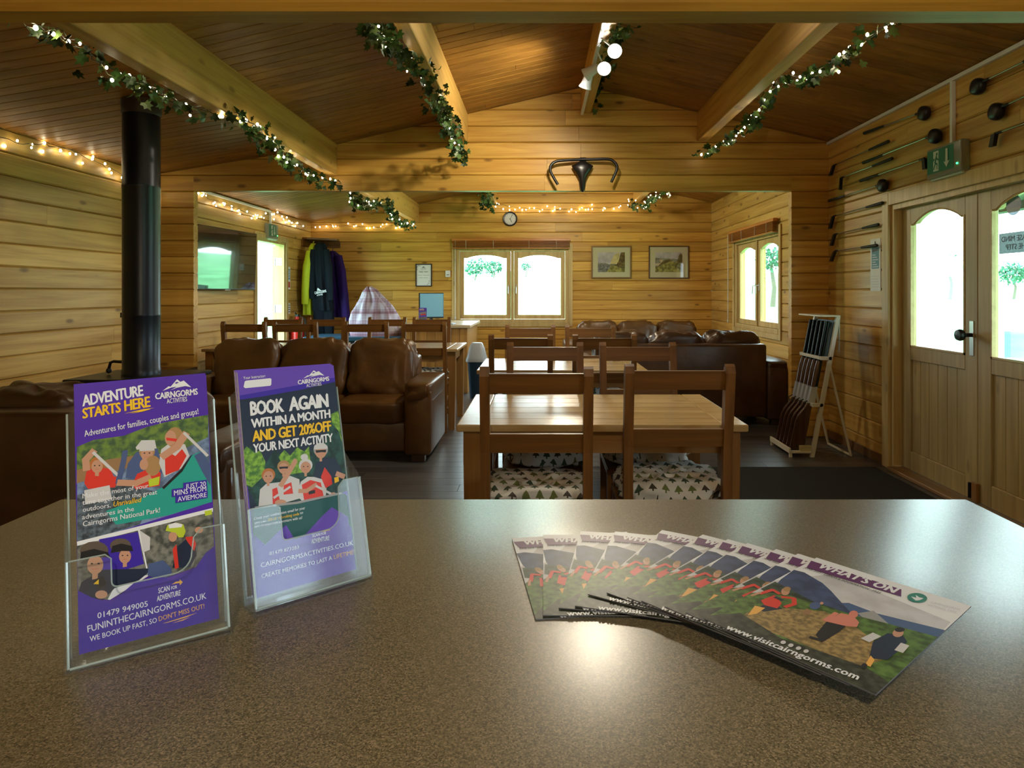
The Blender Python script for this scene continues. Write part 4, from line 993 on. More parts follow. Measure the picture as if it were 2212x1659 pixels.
# ------------------------------------------------------------------ fan of magazines
MW, MH, MT = .139, .195, .0015
SKYP = ink('pale_sky', (.50, .53, .62), mottle=.1, mscale=40); HILL = ink('blue_hill', (.035, .06, .16), mottle=.3, mscale=60); MEAD = ink('meadow', (.07, .14, .03), mottle=.5, mscale=120); TRACK = ink('stony_track', (.26, .19, .08), mottle=.4, mscale=220)
FOOT = ink('dark_verge', (.035, .042, .03), mottle=.5, mscale=150); PLUM = ink('plum_band', (.10, .018, .13)); BADGE = ink('badge_green', (.02, .20, .17)); RIDGE = ink('far_ridge', (.06, .11, .26)); WOODS = ink('wooded_slope', (.02, .045, .03), mottle=.6, mscale=120)
def cover(a):
    a.uv([(0, 0), (MW, 0), (MW, MH), (0, MH)], WHT)
    a.poly([(1590, 1262), (1660, 1247), (1795, 1240), (1860, 1262), (2065, 1342), (2028, 1388), (1918, 1502), (1533, 1331)], SKYP)
    a.poly([(1800, 1300), (1840, 1300), (1900, 1322), (2062, 1362), (2040, 1385), (1830, 1325)], RIDGE)
    a.poly([(1692, 1250), (1716, 1230), (1740, 1236), (1780, 1258), (1800, 1275), (1835, 1310), (1855, 1330), (1700, 1290), (1675, 1270)], HILL)
    a.poly([(1650, 1270), (1680, 1255), (1760, 1295), (1850, 1325), (1820, 1335), (1700, 1300)], WOODS)
    a.poly([(1861, 1322), (1895, 1317), (1930, 1345), (1890, 1345)], GREY)
    a.poly([(1625, 1275), (1700, 1280), (1850, 1325), (1930, 1345), (2042, 1375), (1918, 1502), (1533, 1331)], MEAD)
    a.poly([(1640, 1310), (1700, 1310), (1790, 1318), (1850, 1345), (1900, 1380), (1935, 1420), (1880, 1440), (1700, 1370), (1600, 1335)], TRACK)
    a.poly([(1543, 1325), (1610, 1320), (1700, 1375), (1790, 1405), (1890, 1440), (1945, 1475), (1918, 1502), (1533, 1331)], FOOT)
    # runners
    a.poly([(1640, 1312), (1665, 1300), (1690, 1306), (1700, 1312), (1660, 1318)], NAVY); a.poly([(1626, 1325), (1640, 1305), (1662, 1310), (1645, 1322)], ORG)
    a.poly([(1652, 1294), (1680, 1283), (1697, 1300), (1688, 1311), (1660, 1304)], RED); a.limb([(1697, 1287), (1722, 1290), (1724, 1302), (1705, 1308)], .004, RED); a.limb([(1650, 1280), (1676, 1272), (1690, 1280)], .004, RED); a.ell(1703, 1276, 9, 8, SKIN); a.ell(1706, 1271, 8, 5, HAIR); a.limb([(1683, 1288), (1697, 1294)], .004, NAVY)
    a.limb([(1632, 1284), (1650, 1278)], .003, SKIN)
    a.ell(1768, 1306, 12, 8, BLUE); a.ell(1782, 1301, 4, 3, SKIN); a.poly([(1742, 1322), (1750, 1312), (1762, 1316), (1756, 1326)], BANK)
    a.poly([(1774, 1368), (1795, 1340), (1838, 1350), (1825, 1362), (1800, 1378), (1788, 1385)], DARK); a.poly([(1795, 1340), (1825, 1322), (1852, 1328), (1866, 1342), (1862, 1352), (1838, 1350)], PINK); a.ell(1852, 1325, 10, 8, PINK); a.limb([(1792, 1338), (1815, 1322)], .004, PINK); a.limb([(1764, 1374), (1785, 1380)], .004, DARK)
    a.poly([(1895, 1420), (1900, 1385), (1930, 1366), (1965, 1372), (1975, 1385), (1965, 1400), (1935, 1425)], NAVY); a.ell(1953, 1366, 12, 9, SKIN); a.ell(1956, 1359, 11, 5, DARK); a.limb([(1885, 1380), (1905, 1370)], .007, LGREY); a.limb([(1970, 1392), (1960, 1405)], .006, LGREY); a.poly([(1888, 1435), (1898, 1415), (1908, 1425), (1900, 1440)], ORG); a.ell(1886, 1438, 7, 6, DARK)
    # title
    a.poly([(1753, 1213), (1950, 1273), (1951, 1288), (1744, 1227)], PLUM)
    a.text("WHAT'S ON", (1766, 1226), (1933, 1280), (1770, 1216), WHT, .04, 0, 1.05)
    a.text('JUNE 2023 : EVENTS & INFORMATION : FREE', (1738, 1228), (1905, 1282), (1739.5, 1225), DARK, .0)
    a.ell(1986, 1291, 22, 10, BADGE, 20, .12); a.poly([(1972, 1288), (1984, 1291), (1982, 1285), (1990, 1290), (2000, 1292), (1992, 1296), (1984, 1297), (1978, 1293)], WHT)
    for s, A_, B_ in (('CAIRNGORMS', (2016, 1302), (2082, 1319)), ('NATIONAL PARK', (2010, 1308), (2076, 1325))): a.text(s, A_, B_, (A_[0]+1, A_[1]-4), LGREY, .0)
    a.text('www.visitcairngorms.com', (1579, 1354), (1873, 1469), (1583, 1344), WHT, .03, 0, 1.05)
    for k in range(4): a.ell(1705+k*17, 1385+k*6.6, 6, 4, LGREY, 10)
TLm = [(-.0321, .7772), (.0044, .7838), (.0493, .7920), (.0902, .7866), (.1459, .7873), (.1897, .7685), (.2136, .7503), (.2310, .7342), (.2554, .7135), (.2726, .6973), (.2861, .6829)]
ANG = [98.5, 89.7, 80.6, 72.7, 59.0, 49.5, 47.0, 44.5, 42.0, 41.2, 40.7]
ordn = ['lowest, at the leaflet end of the fan', 'second up from the lowest of the fan', 'third up from the lowest of the fan', 'fourth up from the lowest of the fan', 'fifth up from the lowest of the fan', 'sixth of eleven in the fan',
        'fifth down from the top of the fan', 'fourth down from the top of the fan', 'third down from the top of the fan', 'just beneath the top one of the fan', 'topmost of the fan, whole cover showing']
ordn[6] = 'seventh of eleven in the fan'
mag = None
for i, ((x, y), an) in enumerate(zip(TLm, ANG)):
    up = Vector((math.cos(math.radians(an)), math.sin(math.radians(an)), 0)); rz = math.radians(an-90); bl = Vector((x, y, 0))-up*MH
    lab = "what's on magazine with runners on the cover, "+ordn[i]; loc = (bl.x, bl.y, CZ+i*MT+.0002)
    if mag is None:
        mag = thing('magazine', lab, 'magazine', loc, rz, "what's on magazines fanned out on the counter")
        m = MB(); m.box((0, 0, 0), (MW, MH, MT-.0006)); m.build('pages', mat('magazine_page_edges', (.10, .11, .15), .6), mag)
        a = Art(MW, MH, [(1764, 1206), (2105, 1308), (1918, 1502), (1533, 1331)], .000012); a.z = MT-.0006; cover(a); a.build('cover', mag)
    else:
        c = copy_tree(mag); c.location = loc; c.rotation_euler = (0, 0, rz); c['label'] = lab
# ------------------------------------------------------------------ desk corner, bin, coats, extinguisher
DY0, DY1, DX0, DX1, DZ = 8.30, 9.62, -1.72, -.90, .86
dk = thing('reception_desk', 'boarded pine desk by the far window carrying the monitor', 'desk', ((DX0+DX1)/2, (DY0+DY1)/2, 0))
hx, hy = (DX1-DX0)/2, (DY1-DY0)/2
m = MB(); m.box((-hx-.03, -hy-.04, DZ-.04), (hx+.04, hy, DZ), .008, 2); m.build('desk_top', wood('pale_desk_top', (.42, .33, .2), (.6, .5, .34), 'x', rough=.3, knots=.4), dk)
m = MB()
for i in range(8): m.box((-hx+i*2*hx/8+.001, -hy, .0), (-hx+(i+1)*2*hx/8-.001, -hy+.02, DZ-.04), .004)
m.build('front_boards', desk_w, dk)
for xa in (-hx, hx-.02):
    m = MB(); m.box((xa, -hy+.02, 0), (xa+.02, hy, DZ-.04)); m.build('end_panel', desk_w, dk)
mo = thing('monitor', 'flat computer monitor with a pale blue sheen on the desk', 'monitor', pt(932, 697, 8.75), rot=(0, 0, math.radians(24)))
mo.location.z = DZ
m = MB(); m.box((-.165, -.012, .065), (.165, .03, .40), .005); m.build('housing', black_pl, mo)
m = MB(); m.box((-.155, -.0135, .085), (.155, -.012, .39)); m.build('screen', mat('monitor_screen', (.05, .16, .20), .25, spec=.8, emis=(.10, .28, .34), es=.5), mo)
m = MB(); m.box((-.02, .0, .01), (.02, .02, .08)); m.box((-.09, -.06, 0), (.09, .08, .012), .004); m.build('stand', black_pl, mo)
kb = thing('keyboard', 'pale keyboard in front of the monitor on the desk', 'keyboard', (pt(955, 697, 8.45).x, 8.45, DZ), math.radians(-14))
m = MB(); m.box((-.17, -.06, 0), (.17, .06, .014), .004); m.build('keyboard_body', mat('blue_grey_plastic', (.30, .38, .45), .4), kb)
m = MB()
for r in range(4):
    for k in range(12): m.box((-.16+k*.0267, -.05+r*.026, .014), (-.16+k*.0267+.022, -.05+r*.026+.02, .019), .002)
m.build('keys', mat('pale_keys', (.7, .75, .8), .5), kb)
lh = thing('leaflet_holder', 'small clear holder with purple leaflets in front of the monitor', 'leaflet holder', (pt(913, 690, 8.42).x, 8.42, DZ), math.radians(8))
M_ = Matrix.Rotation(math.radians(-14), 4, 'X')
m = MB(); m.box((-.055, -.002, .002), (.055, .0, .20), M=M_); m.box((-.055, -.035, .002), (.055, -.033, .09), M=M_); m.box((-.055, -.035, 0), (.055, .03, .003)); m.build('holder', acr, lh)
a = Art(LW, LH, [(0, 1), (1, 1), (1, 0), (0, 0)]); a.f = lambda p: (p[0]*LW, p[1]*LH)
a.uv([(0, 0), (LW, 0), (LW, LH), (0, LH)], LPUR); a.poly([(.05, .5), (.95, .55), (.95, .8), (.05, .74)], WATER); a.ell(.3, .64, .09, .05, SKIN); a.ell(.55, .68, .09, .05, SKIN); a.ell(.8, .68, .09, .05, SKIN); a.poly([(.2, .54), (.9, .56), (.85, .63), (.25, .6)], RED); a.poly([(.05, .25), (.95, .32), (.95, .46), (.05, .4)], ROCK); a.text('ADVENTURE', (.1, .88), (.6, .9), (.1, .94), WHT, .03); a.text('STARTS HERE', (.1, .82), (.7, .85), (.1, .87), YEL, .03)
lf = a.build('leaflet_face', lh); lf.matrix_local = Matrix.Rotation(math.radians(76), 4, 'X') @ T((-LW/2, .004, .004))
bn = thing('swing_bin', 'dark blue swing bin with a grey lid at the end of the desk', 'bin', (pt(1030, 800, 8.0).x, 8.0, 0))
def rr(hx_, hy_, z, n=24):
    sp = lambda w_: math.copysign(abs(w_)**.45, w_)
    return [(hx_*sp(math.cos(2*PI*k/n)), hy_*sp(math.sin(2*PI*k/n)), z) for k in range(n)]
m = MB(); m.loft([rr(.075, .10, 0), rr(.08, .105, .01), rr(.105, .15, .43), rr(.11, .155, .44)]); m.build('bin_body', mat('navy_plastic', (.008, .035, .07), .4), bn, 40)
m = MB(); m.loft([rr(.125, .17, .44), rr(.125, .17, .465), rr(.115, .16, .49), rr(.09, .10, .60), rr(.065, .06, .655), rr(.06, .05, .66)]); m.build('bin_lid', mat('grey_plastic', (.27, .30, .33), .45), bn, 40)
bt = thing('low_table', 'low table with a dark blue top under the plaid cloth', 'table', (pt(775, 728, 8.75).x, 8.75, 0))
m = MB(); m.box((-.62, -.34, .645), (.62, .34, .70), .012, 2); m.build('table_top', mat('blue_cover', (.03, .10, .17), .3), bt)
m = MB(); m.box((-.60, -.32, .40), (.60, .32, .645), .006); m.build('table_body', mat('dark_navy_panel', (.008, .016, .028), .45), bt)
for sx in (-1, 1):
    for sy in (-1, 1):
        m = MB(); m.box((sx*.55-.03, sy*.28-.03, 0), (sx*.55+.03, sy*.28+.03, .40)); m.build('leg', black_pl, bt)
# plaid cloth thrown over something on the low table
pl = bpy.data.materials.new('plaid_cotton'); pl.use_nodes = True; nt = pl.node_tree; N = nt.nodes; L = nt.links; b = N['Principled BSDF']; b.inputs['Roughness'].default_value = .85
tc = N.new('ShaderNodeTexCoord'); sp_ = N.new('ShaderNodeSeparateXYZ'); L.new(tc.outputs['Object'], sp_.inputs[0])
def stripes(sock, sc, w_):
    a_ = N.new('ShaderNodeMath'); a_.operation = 'MULTIPLY'; a_.inputs[1].default_value = sc; L.new(sock, a_.inputs[0])
    f_ = N.new('ShaderNodeMath'); f_.operation = 'FRACT'; L.new(a_.outputs[0], f_.inputs[0]); g_ = N.new('ShaderNodeMath'); g_.operation = 'LESS_THAN'; g_.inputs[1].default_value = w_; L.new(f_.outputs[0], g_.inputs[0]); return g_.outputs[0]
cur = None
for sock, sc, w_, cc in ((sp_.outputs[0], 7, .45, (.33, .20, .30, 1)), (sp_.outputs[2], 7, .42, (.30, .17, .27, 1)), (sp_.outputs[0], 28, .15, (.62, .60, .72, 1)), (sp_.outputs[2], 28, .15, (.60, .58, .72, 1)), (sp_.outputs[2], 3.5, .12, (.24, .10, .14, 1))):
    mx = N.new('ShaderNodeMix'); mx.data_type = 'RGBA'; mf = N.new('ShaderNodeMath'); mf.operation = 'MULTIPLY'; mf.inputs[1].default_value = .6; L.new(stripes(sock, sc, w_), mf.inputs[0]); L.new(mf.outputs[0], mx.inputs['Factor'])
    if cur: L.new(cur, mx.inputs['A'])
    else: mx.inputs['A'].default_value = (.55, .52, .66, 1)
    mx.inputs['B'].default_value = cc; cur = mx.outputs['Result']
L.new(cur, b.inputs['Base Color'])
ring = []; prof = [(0, .335, .20), (.05, .335, .20), (.13, .325, .20), (.22, .31, .195), (.32, .28, .18), (.38, .245, .165), (.44, .19, .14), (.49, .145, .11), (.53, .12, .09), (.57, .10, .075), (.61, .07, .05), (.63, .03, .03)]
for z, rx, ry in prof:
    n = 72; g = []
    for k in range(n):
        th = 2*PI*k/n; f_ = 1+(.06+.20*min(1, z/.5))*(.5*math.sin(7*th+z*5)+.35*math.sin(11*th-z*9+1)+.5*noise.noise(Vector((math.cos(th)*2, math.sin(th)*2, z*5))))
        g.append((rx*f_*math.cos(th)-.10*max(0, z-.25)/.38-.02*math.sin(z*9), ry*f_*math.sin(th), z+.015*math.sin(5*th)*(z > .05)))
    ring.append(g)
m = MB(); m.loft(ring); pc = m.build('plaid_cloth', pl, None, 70); pc.location = (pt(812, 700, 8.72).x, 8.72, .7005)
tag(pc, 'plaid lilac cloth draped over a bundle on the low table', 'cloth')

sh = thing('corner_shelf', 'small dark corner shelf high in the corner, coats hanging from it', 'shelf', (XL, YB, 2.02))
m = MB(); m.prism([(.002, -.002, 0), (.002, -.36, 0), (.08, -.40, 0), (.42, -.10, 0), (.42, -.002, 0)], (0, 0, .025)); m.build('shelf_board', wood('dark_shelf_wood', (.11, .05, .02), (.2, .10, .035), 'x', knots=.3), sh)
m = MB(); m.box((.002, -.40, -.10), (.025, -.025, 0), .003); m.box((.025, -.025, -.10), (.44, -.002, 0), .003); m.build('peg_rail', chair_h, sh)
for k in range(3):
    m = MB(); q = Vector((.09+.09*k, -.05-.0*k, -.05)); m.tube([(q.x, -.02, q.z), (q.x, -.07, q.z), (q.x, -.085, q.z+.02)], .006, 6); m.build('peg', steel, sh, 50)
def tube_cloth(m, P, R_, seed, n=22):
    P = [Vector(p) for p in P]; rg = []
    for i, (p, r) in enumerate(zip(P, R_)):
        t = (P[min(i+1, len(P)-1)]-P[max(i-1, 0)]).normalized(); u = t.cross(Vector((0, 1, 0))).normalized(); w_ = t.cross(u)
        rg.append([p+(u*math.cos(2*PI*k/n)*r*1.1+w_*math.sin(2*PI*k/n)*r*.8)*(1+.22*noise.noise(Vector((math.cos(2*PI*k/n)*1.6+seed, math.sin(2*PI*k/n)*1.6, i*.9)))) for k in range(n)])
    m.loft(rg)
def coat(label, cx, y, ztop, prof_, m_, seed, sleeves=(), legs=()):
    """hanging garment: prof_ = [(drop, half width, half depth, shift)]"""
    t = thing('hanging_coat', label, 'coat', (cx, y, ztop), group='coats hanging in the corner'); rg = []
    fine = []
    for a_, b_ in zip(prof_[:-1], prof_[1:]):
        for k in range(4): fine.append([a_[q]+(b_[q]-a_[q])*k/4 for q in range(4)])
    fine.append(list(prof_[-1]))
    for d, hw, hd, sx in fine:
        g = []
        for k in range(56):
            th = 2*PI*k/56; am = .10+.22*min(1, d*1.4)
            f_ = 1+am*(.55*math.sin(6*th+seed+1.5*d)+.35*math.sin(11*th+seed*2-2*d)+.5*noise.noise(Vector((math.cos(th)*2+seed, math.sin(th)*2, d*4))))
            g.append((sx+hw*f_*math.cos(th), hd*f_*math.sin(th), -d+.02*noise.noise(Vector((math.cos(th)*2, seed, math.sin(th)*2)))*(d > .2)))
        rg.append(g)
    m = MB(); m.loft(rg); m.build('body', m_, t, 75)
    for P, R_ in sleeves: m = MB(); tube_cloth(m, P, R_, seed); m.build('sleeve', m_, t, 75)
    for P, R_ in legs: m = MB(); tube_cloth(m, P, R_, seed+2); m.build('trouser_leg', m_, t, 75)
    m = MB(); m.tube([(prof_[0][3], 0, -.01), (prof_[0][3], .0, .025), (prof_[0][3]+.01, .02, .03)], .004, 6); m.build('hanging_loop', m_, t)
    return t
coat('bright yellow waterproof jacket hanging nearest the open doorway', -3.22, 9.34, 1.955, [(0, .03, .04, .03), (.06, .055, .09, .03), (.2, .065, .11, .02), (.5, .075, .13, .0), (.8, .08, .14, -.01), (1.0, .085, .14, -.01)], mat('fluorescent_yellow', (.50, .62, .01), .6), 1,
     sleeves=[([(.02, -.10, -.12), (.0, -.16, -.35), (-.02, -.17, -.65), (-.03, -.15, -.85)], [.05, .055, .05, .045])])
nv = coat('long dark navy wetsuit with white lettering hanging in the middle', -3.06, 9.26, 1.96, [(0, .05, .04, .0), (.04, .085, .07, .0), (.15, .10, .085, .005), (.5, .115, .09, .02), (.85, .13, .09, .04), (.95, .13, .08, .045)], mat('navy_neoprene', (.004, .009, .018), .8, spec=.2), 3,
     sleeves=[([(-.08, -.04, -.1), (-.11, -.06, -.35), (-.10, -.07, -.6), (-.09, -.06, -.78)], [.045, .05, .045, .035]), ([(.09, -.04, -.1), (.13, -.05, -.35), (.15, -.06, -.6), (.16, -.05, -.8)], [.045, .05, .045, .035])],
     legs=[([(-.02, 0, -.85), (-.015, -.01, -1.1), (.01, 0, -1.4), (.02, 0, -1.62)], [.075, .07, .055, .05]), ([(.10, 0, -.85), (.11, .01, -1.1), (.12, 0, -1.4), (.115, 0, -1.6)], [.075, .07, .055, .05])])
a = Art(.2, .2); a.uv([(.05, .13), (.06, .17), (.11, .13)], WHT)
a.text('CAIRNGORMS', (.02, .08), (.18, .11), (.02, .115), WHT, .03); a.text('ACTIVITIES', (.05, .055), (.13, .07), (.05, .075), WHT, .02); lo_ = a.build('printed_lettering', nv); lo_.matrix_local = T((-.055, -.135, -.80)) @ Matrix.Rotation(PI/2, 4, 'X')
coat('deep purple jacket hanging farthest from the doorway', -2.93, 9.48, 1.86, [(0, .03, .03, -.03), (.06, .09, .07, -.02), (.2, .11, .09, .0), (.6, .13, .11, .03), (.95, .14, .11, .05)], mat('deep_purple_cloth', (.022, .007, .10), .8, spec=.2), 6,
     sleeves=[([(.06, -.05, -.08), (.11, -.08, -.3), (.15, -.09, -.6), (.19, -.08, -1.0)], [.055, .065, .06, .055])])
fx = thing('fire_extinguisher', 'red fire extinguisher on the floor beneath the coats', 'fire extinguisher', (pt(642, 720, 8.95).x, 8.95, 0))
m = MB(); m.lathe([(.085, 0), (.09, .01), (.09, .50), (.07, .56), (.03, .59), (.025, .62)], 24, T((0, 0, .32))); m.build('cylinder', mat('extinguisher_red', (.55, .015, .012), .3), fx, 40)
m = MB(); m.box((-.02, -.03, .94), (.02, .03, .97)); m.tube([(0, -.02, .97), (0, -.09, 1.0)], .008, 6); m.tube([(.03, 0, .95), (.11, 0, .9), (.115, 0, .6)], .01, 8); m.build('valve_and_hose', black_mt, fx)
m = MB(); m.box((-.09, -.09, 0), (.09, .09, .32), .02, 2); m.build('stand', black_pl, fx)

# notices, switches
def sheet_on_wall(name, label, cat, M, w_, h_, fn, th=.003, base=paper):
    t = thing(name, label, cat); t.matrix_world = M
    m = MB(); m.box((0, 0, -.0), (w_, h_, th)); m.build('sheet', base, t); a = Art(w_, h_, None, .0002); a.z = th; fn(a); a.build('print', t); return t
def wall_M(x, y, z, side):
    r = {'back': Matrix.Rotation(PI/2, 4, 'X'), 'right': Rz(-PI/2) @ Matrix.Rotation(PI/2, 4, 'X'), 'left': Rz(PI/2) @ Matrix.Rotation(PI/2, 4, 'X')}[side]
    return T((x, y, z)) @ r
SGRN = mat('safety_green', (.0, .16, .09), .5); NBLU = mat('notice_blue', (.10, .28, .42), .6); NRED = mat('notice_red', (.5, .04, .03), .6); INK = mat('dark_grey_ink', (.04, .045, .06), .6)
def fire(a): a.uv([(.01, .13), (.09, .13), (.09, .27), (.01, .27)], NBLU); a.uv([(.01, .02), (.09, .02), (.09, .10), (.01, .10)], NRED); [a.uv([(.02, .15+.022*k), (.08, .15+.022*k), (.08, .16+.022*k), (.02, .16+.022*k)], WHT) for k in range(5)]
sheet_on_wall('fire_notice', 'blue and red fire action notice by the open doorway', 'notice', wall_M(XL, 8.84, 1.31, 'left'), .10, .30, fire)
def grey_note(a): [a.uv([(.01, .02+.03*k), (.07, .02+.03*k), (.07, .03+.03*k), (.01, .03+.03*k)], INK) for k in range(4)]
sheet_on_wall('small_notice', 'small plain notice low beside the open doorway', 'notice', wall_M(XL, 8.86, .98, 'left'), .08, .14, grey_note)
def rules(a):
    a.uv([(.02, .17), (.13, .17), (.13, .33), (.02, .33)], NBLU); [a.uv([(.03, .18+.018*k), (.12-.02*(k % 3), .18+.018*k), (.12-.02*(k % 3), .186+.018*k), (.03, .186+.018*k)], WHT) for k in range(6)]; a.uv([(.03, .295), (.12, .305), (.12, .325), (.03, .315)], INK); a.ell(.075, .365, .009, .012, INK)
    [a.uv([(.02, .03+.02*k), (.13, .03+.02*k), (.13, .033+.02*k), (.02, .033+.02*k)], LGREY) for k in range(5)]
p_ = on_x(1881, 629, XR); sheet_on_wall('wall_notice', 'white and blue notice sheet on the wall before the glazed doors', 'notice', wall_M(XR, p_.y, p_.z, 'right'), .15, .395, rules)
def wifi(a):
    a.text('FREE WIFI', (.05, .205), (.18, .205), (.05, .228), INK, .01); [a.uv([(x0, y0), (x1, y0), (x1, y0+.005), (x0, y0+.005)], GREY) for x0, x1, y0 in ((.035, .09, .166), (.098, .103, .166), (.112, .20, .166), (.05, .105, .126), (.118, .178, .126))]
    a.text('CAIRNGORMS', (.075, .255), (.155, .255), (.075, .264), INK, .02); a.uv([(.09, .275), (.105, .288), (.115, .295), (.128, .288), (.145, .275), (.12, .28)], INK)
    for (x, y, q) in ((.03, .30, .5), (.045, .31, -.4), (.02, .28, 1.2), (.06, .305, .2), (.02, .25, .9), (.19, .05, .4), (.175, .03, -.5), (.20, .08, 1)): a.uv([(x-.012*math.cos(q), y-.012*math.sin(q)), (x+.004*math.sin(q), y-.004*math.cos(q)), (x+.012*math.cos(q), y+.012*math.sin(q)), (x-.004*math.sin(q), y+.004*math.cos(q))], INK)
c0 = pt(898, 619, YB); t = sheet_on_wall('framed_notice', 'black framed free wifi notice beside the far window', 'notice', wall_M(c0.x, YB, c0.z, 'back'), .24, .325, wifi)
m = MB(); bw = .014
for q in (((0, 0, 0), (bw, .335, .016)), ((.24-bw, 0, 0), (.24, .335, .016)), ((bw, 0, 0), (.24-bw, bw, .016)), ((bw, .335-bw, 0), (.24-bw, .335, .016))): m.box(q[0], q[1], .002)
m.build('frame', black_pl, t)
c0 = pt(962.5, 598.5, YB); th_ = thing('thermostat', 'small white thermostat box beside the far window', 'thermostat'); th_.matrix_world = wall_M(c0.x, YB, c0.z, 'back')
m = MB(); m.box((0, 0, 0), (.072, .095, .025), .006, 2); m.build('case', white_pl, th_, 40); m = MB(); m.box((.018, .028, .025), (.054, .036, .027)); m.build('slot', black_pl, th_)

# venetian blinds pulled up
bl_c = wood('cherry_slat', (.34, .12, .025), (.50, .20, .05), 'x', rough=.35, knots=0)
def blind(name, label, M, w_, z0, dr, wand_x, wand):
    t = thing(name, label, 'blind', kind=None, group='venetian blinds'); t.matrix_world = M
    m = MB(); m.box((0, -.07, z0-.035), (w_, -.02, z0), .004); m.build('head_rail', bl_c, t)
    for k in range(9):
        m = MB(); m.box((.01, -.072, z0-.042-k*(dr-.06)/9-.004), (w_-.01, -.022, z0-.042-k*(dr-.06)/9), .001); m.build('slat', bl_c, t)
    m = MB(); m.box((.01, -.072, z0-dr), (w_-.01, -.022, z0-dr+.016), .003); m.build('bottom_rail', bl_c, t)
    for q in (.12, .35, .65, .88):
        m = MB(); m.tube([(w_*q, -.074, z0-.03), (w_*q, -.074, z0-dr)], .003, 5); m.build('ladder_cord', mat('pale_cord', (.55, .5, .4), .7), t)
    m = MB(); m.tube([(wand_x, -.05, z0-.03), (wand_x, -.05, z0-wand)], .005, 6); m.lathe([(.004, 0), (.010, .01), (.011, .035), (.005, .045)], 10, T((wand_x, -.05, z0-wand-.04))); m.build('wand', mat('clear_wand', (.6, .62, .62), .2), t)
blind('venetian_blind', 'raised reddish wooden blind over the far window', T((pt(977, 530, YB).x, YB, 0)), 1.74, 2.055, .150, .05, 1.15)
blind('venetian_blind', 'raised reddish wooden blind over the side window', T((XR, 8.66, 0)) @ Rz(-PI/2), 1.68, 2.055, .15, -.06, 1.15)

# white cable trunking
def trunk(label, pts):
    m = MB()
    for a_, b_ in zip(pts[:-1], pts[1:]):
        a_, b_ = Vector(a_), Vector(b_); lo = [min(a_[i], b_[i])-.012 for i in range(3)]; hi = [max(a_[i], b_[i])+.012 for i in range(3)]; m.box(lo, hi, .002)
    tag(m.build('cable_trunking', white_pl), label, 'cable trunking')
trunk('white cable trunking along the top of the right wall down to the exit sign', [(XR-.012, -.2, EZR-.016), (XR-.012, YP-.02, EZR-.016)])
trunk('short upright white cable trunking dropping to the exit sign over the doors', [(XR-.012, 4.04, EZR-.040), (XR-.012, 4.04, 2.145)])
trunk('white cable trunking along the wall top over the television', [(XL+.012, 6.5, 2.275), (XL+.012, 8.26, 2.275), (XL+.012, 8.26, 2.11)])

def exit_sign(label, M, w_):
    t = thing('exit_sign', label, 'exit sign', group='green emergency exit signs'); t.matrix_world = M
    m = MB(); m.box((0, 0, 0), (w_, .19, .055), .01, 2); m.build('housing', clear('exit_sign_housing', (.8, .9, .85), .06, .1, .5, (.45, .5, .48)), t)
    a = Art(w_, .19, None, .0004); a.z = .056
    a.uv([(.01, .03), (w_-.07, .03), (w_-.07, .175), (.01, .175)], SGRN)
    W_ = mat('sign_white', (.6, .68, .62), .5)
    x = .075; a.uv([(x, .04), (x+.055, .04), (x+.055, .165), (x, .165)], W_)
    a.ell(x+.038, .145, .009, .010, SGRN); a.uv([(x+.025, .085), (x+.042, .13), (x+.03, .138), (x+.012, .095)], SGRN); a.uv([(x+.03, .095), (x+.048, .085), (x+.044, .05), (x+.037, .05), (x+.038, .078), (x+.022, .086)], SGRN); a.uv([(x+.02, .09), (x+.004, .06), (x-.012, .062), (x-.012, .055), (x+.010, .052), (x+.03, .085)], SGRN); a.uv([(x+.012, .125), (x-.006, .105), (x, .10), (x+.02, .115)], SGRN); a.uv([(x+.04, .125), (x+.06, .108), (x+.056, .10), (x+.034, .115)], SGRN)
    x = .215 if w_ > .3 else .17; a.uv([(x, .045), (x+.03, .085), (x+.012, .08), (x+.010, .16), (x-.010, .16), (x-.012, .08), (x-.03, .085)], W_)
    a.build('sign_panel', t)
    m = MB(); m.lathe([(.006, 0), (.005, .006)], 10, T((w_-.035, .05, .056))); m.build('indicator', mat('green_led', (.0, .5, .1), .3, emis=(.05, 1, .25), es=4), t)
    m = MB(); m.tube([(.02, -.002, .03), (w_-.02, -.002, .03)], .011, 8); m.build('lamp_tube', mat('pale_tube', (.5, .62, .58), .3), t)
p_ = on_x(2018, 381, XR); exit_sign('lit green exit sign with running man over the glazed doors', wall_M(XR, 4.24, 1.985, 'right'), .35)
exit_sign('green exit sign over the open doorway beyond the television', wall_M(XL, 8.10, 1.93, 'left'), .30)

# stickers on the glazed doors
gx = XR+.055+.018
def sticker(name, label, y, z, w_, h_, fn, base):
    t = thing(name, label, 'sticker'); t.matrix_world = wall_M(gx, y, z, 'right'); m = MB(); base(m, w_, h_); return t, m
t = thing('door_sticker', 'please mind the step sticker on the door glass, read from outside', 'sticker'); t.matrix_world = T((gx, 3.465, 1.485)) @ Rz(PI/2) @ Matrix.Rotation(PI/2, 4, 'X')
a = Art(.29, .115, None, -.0003); 
a.uv([(0, 0), (.29, 0), (.29, .115), (0, .115)], clear('sticker_film', (.020, .032, .031), .05, .3, .2, (.35, .45, .44))); a.text('PLEASE MIND', (.02, .066), (.27, .066), (.02, .096), INK, .015); a.text('THE STEP', (.06, .02), (.235, .02), (.06, .05), INK, .015); a.build('print', t)
for o in t.children:
    for v in o.data.vertices: v.co.z -= .0
t = thing('round_sticker', 'round blue and white sticker at the top corner of the door glass', 'sticker'); t.matrix_world = wall_M(gx, 3.70, 1.69, 'right')
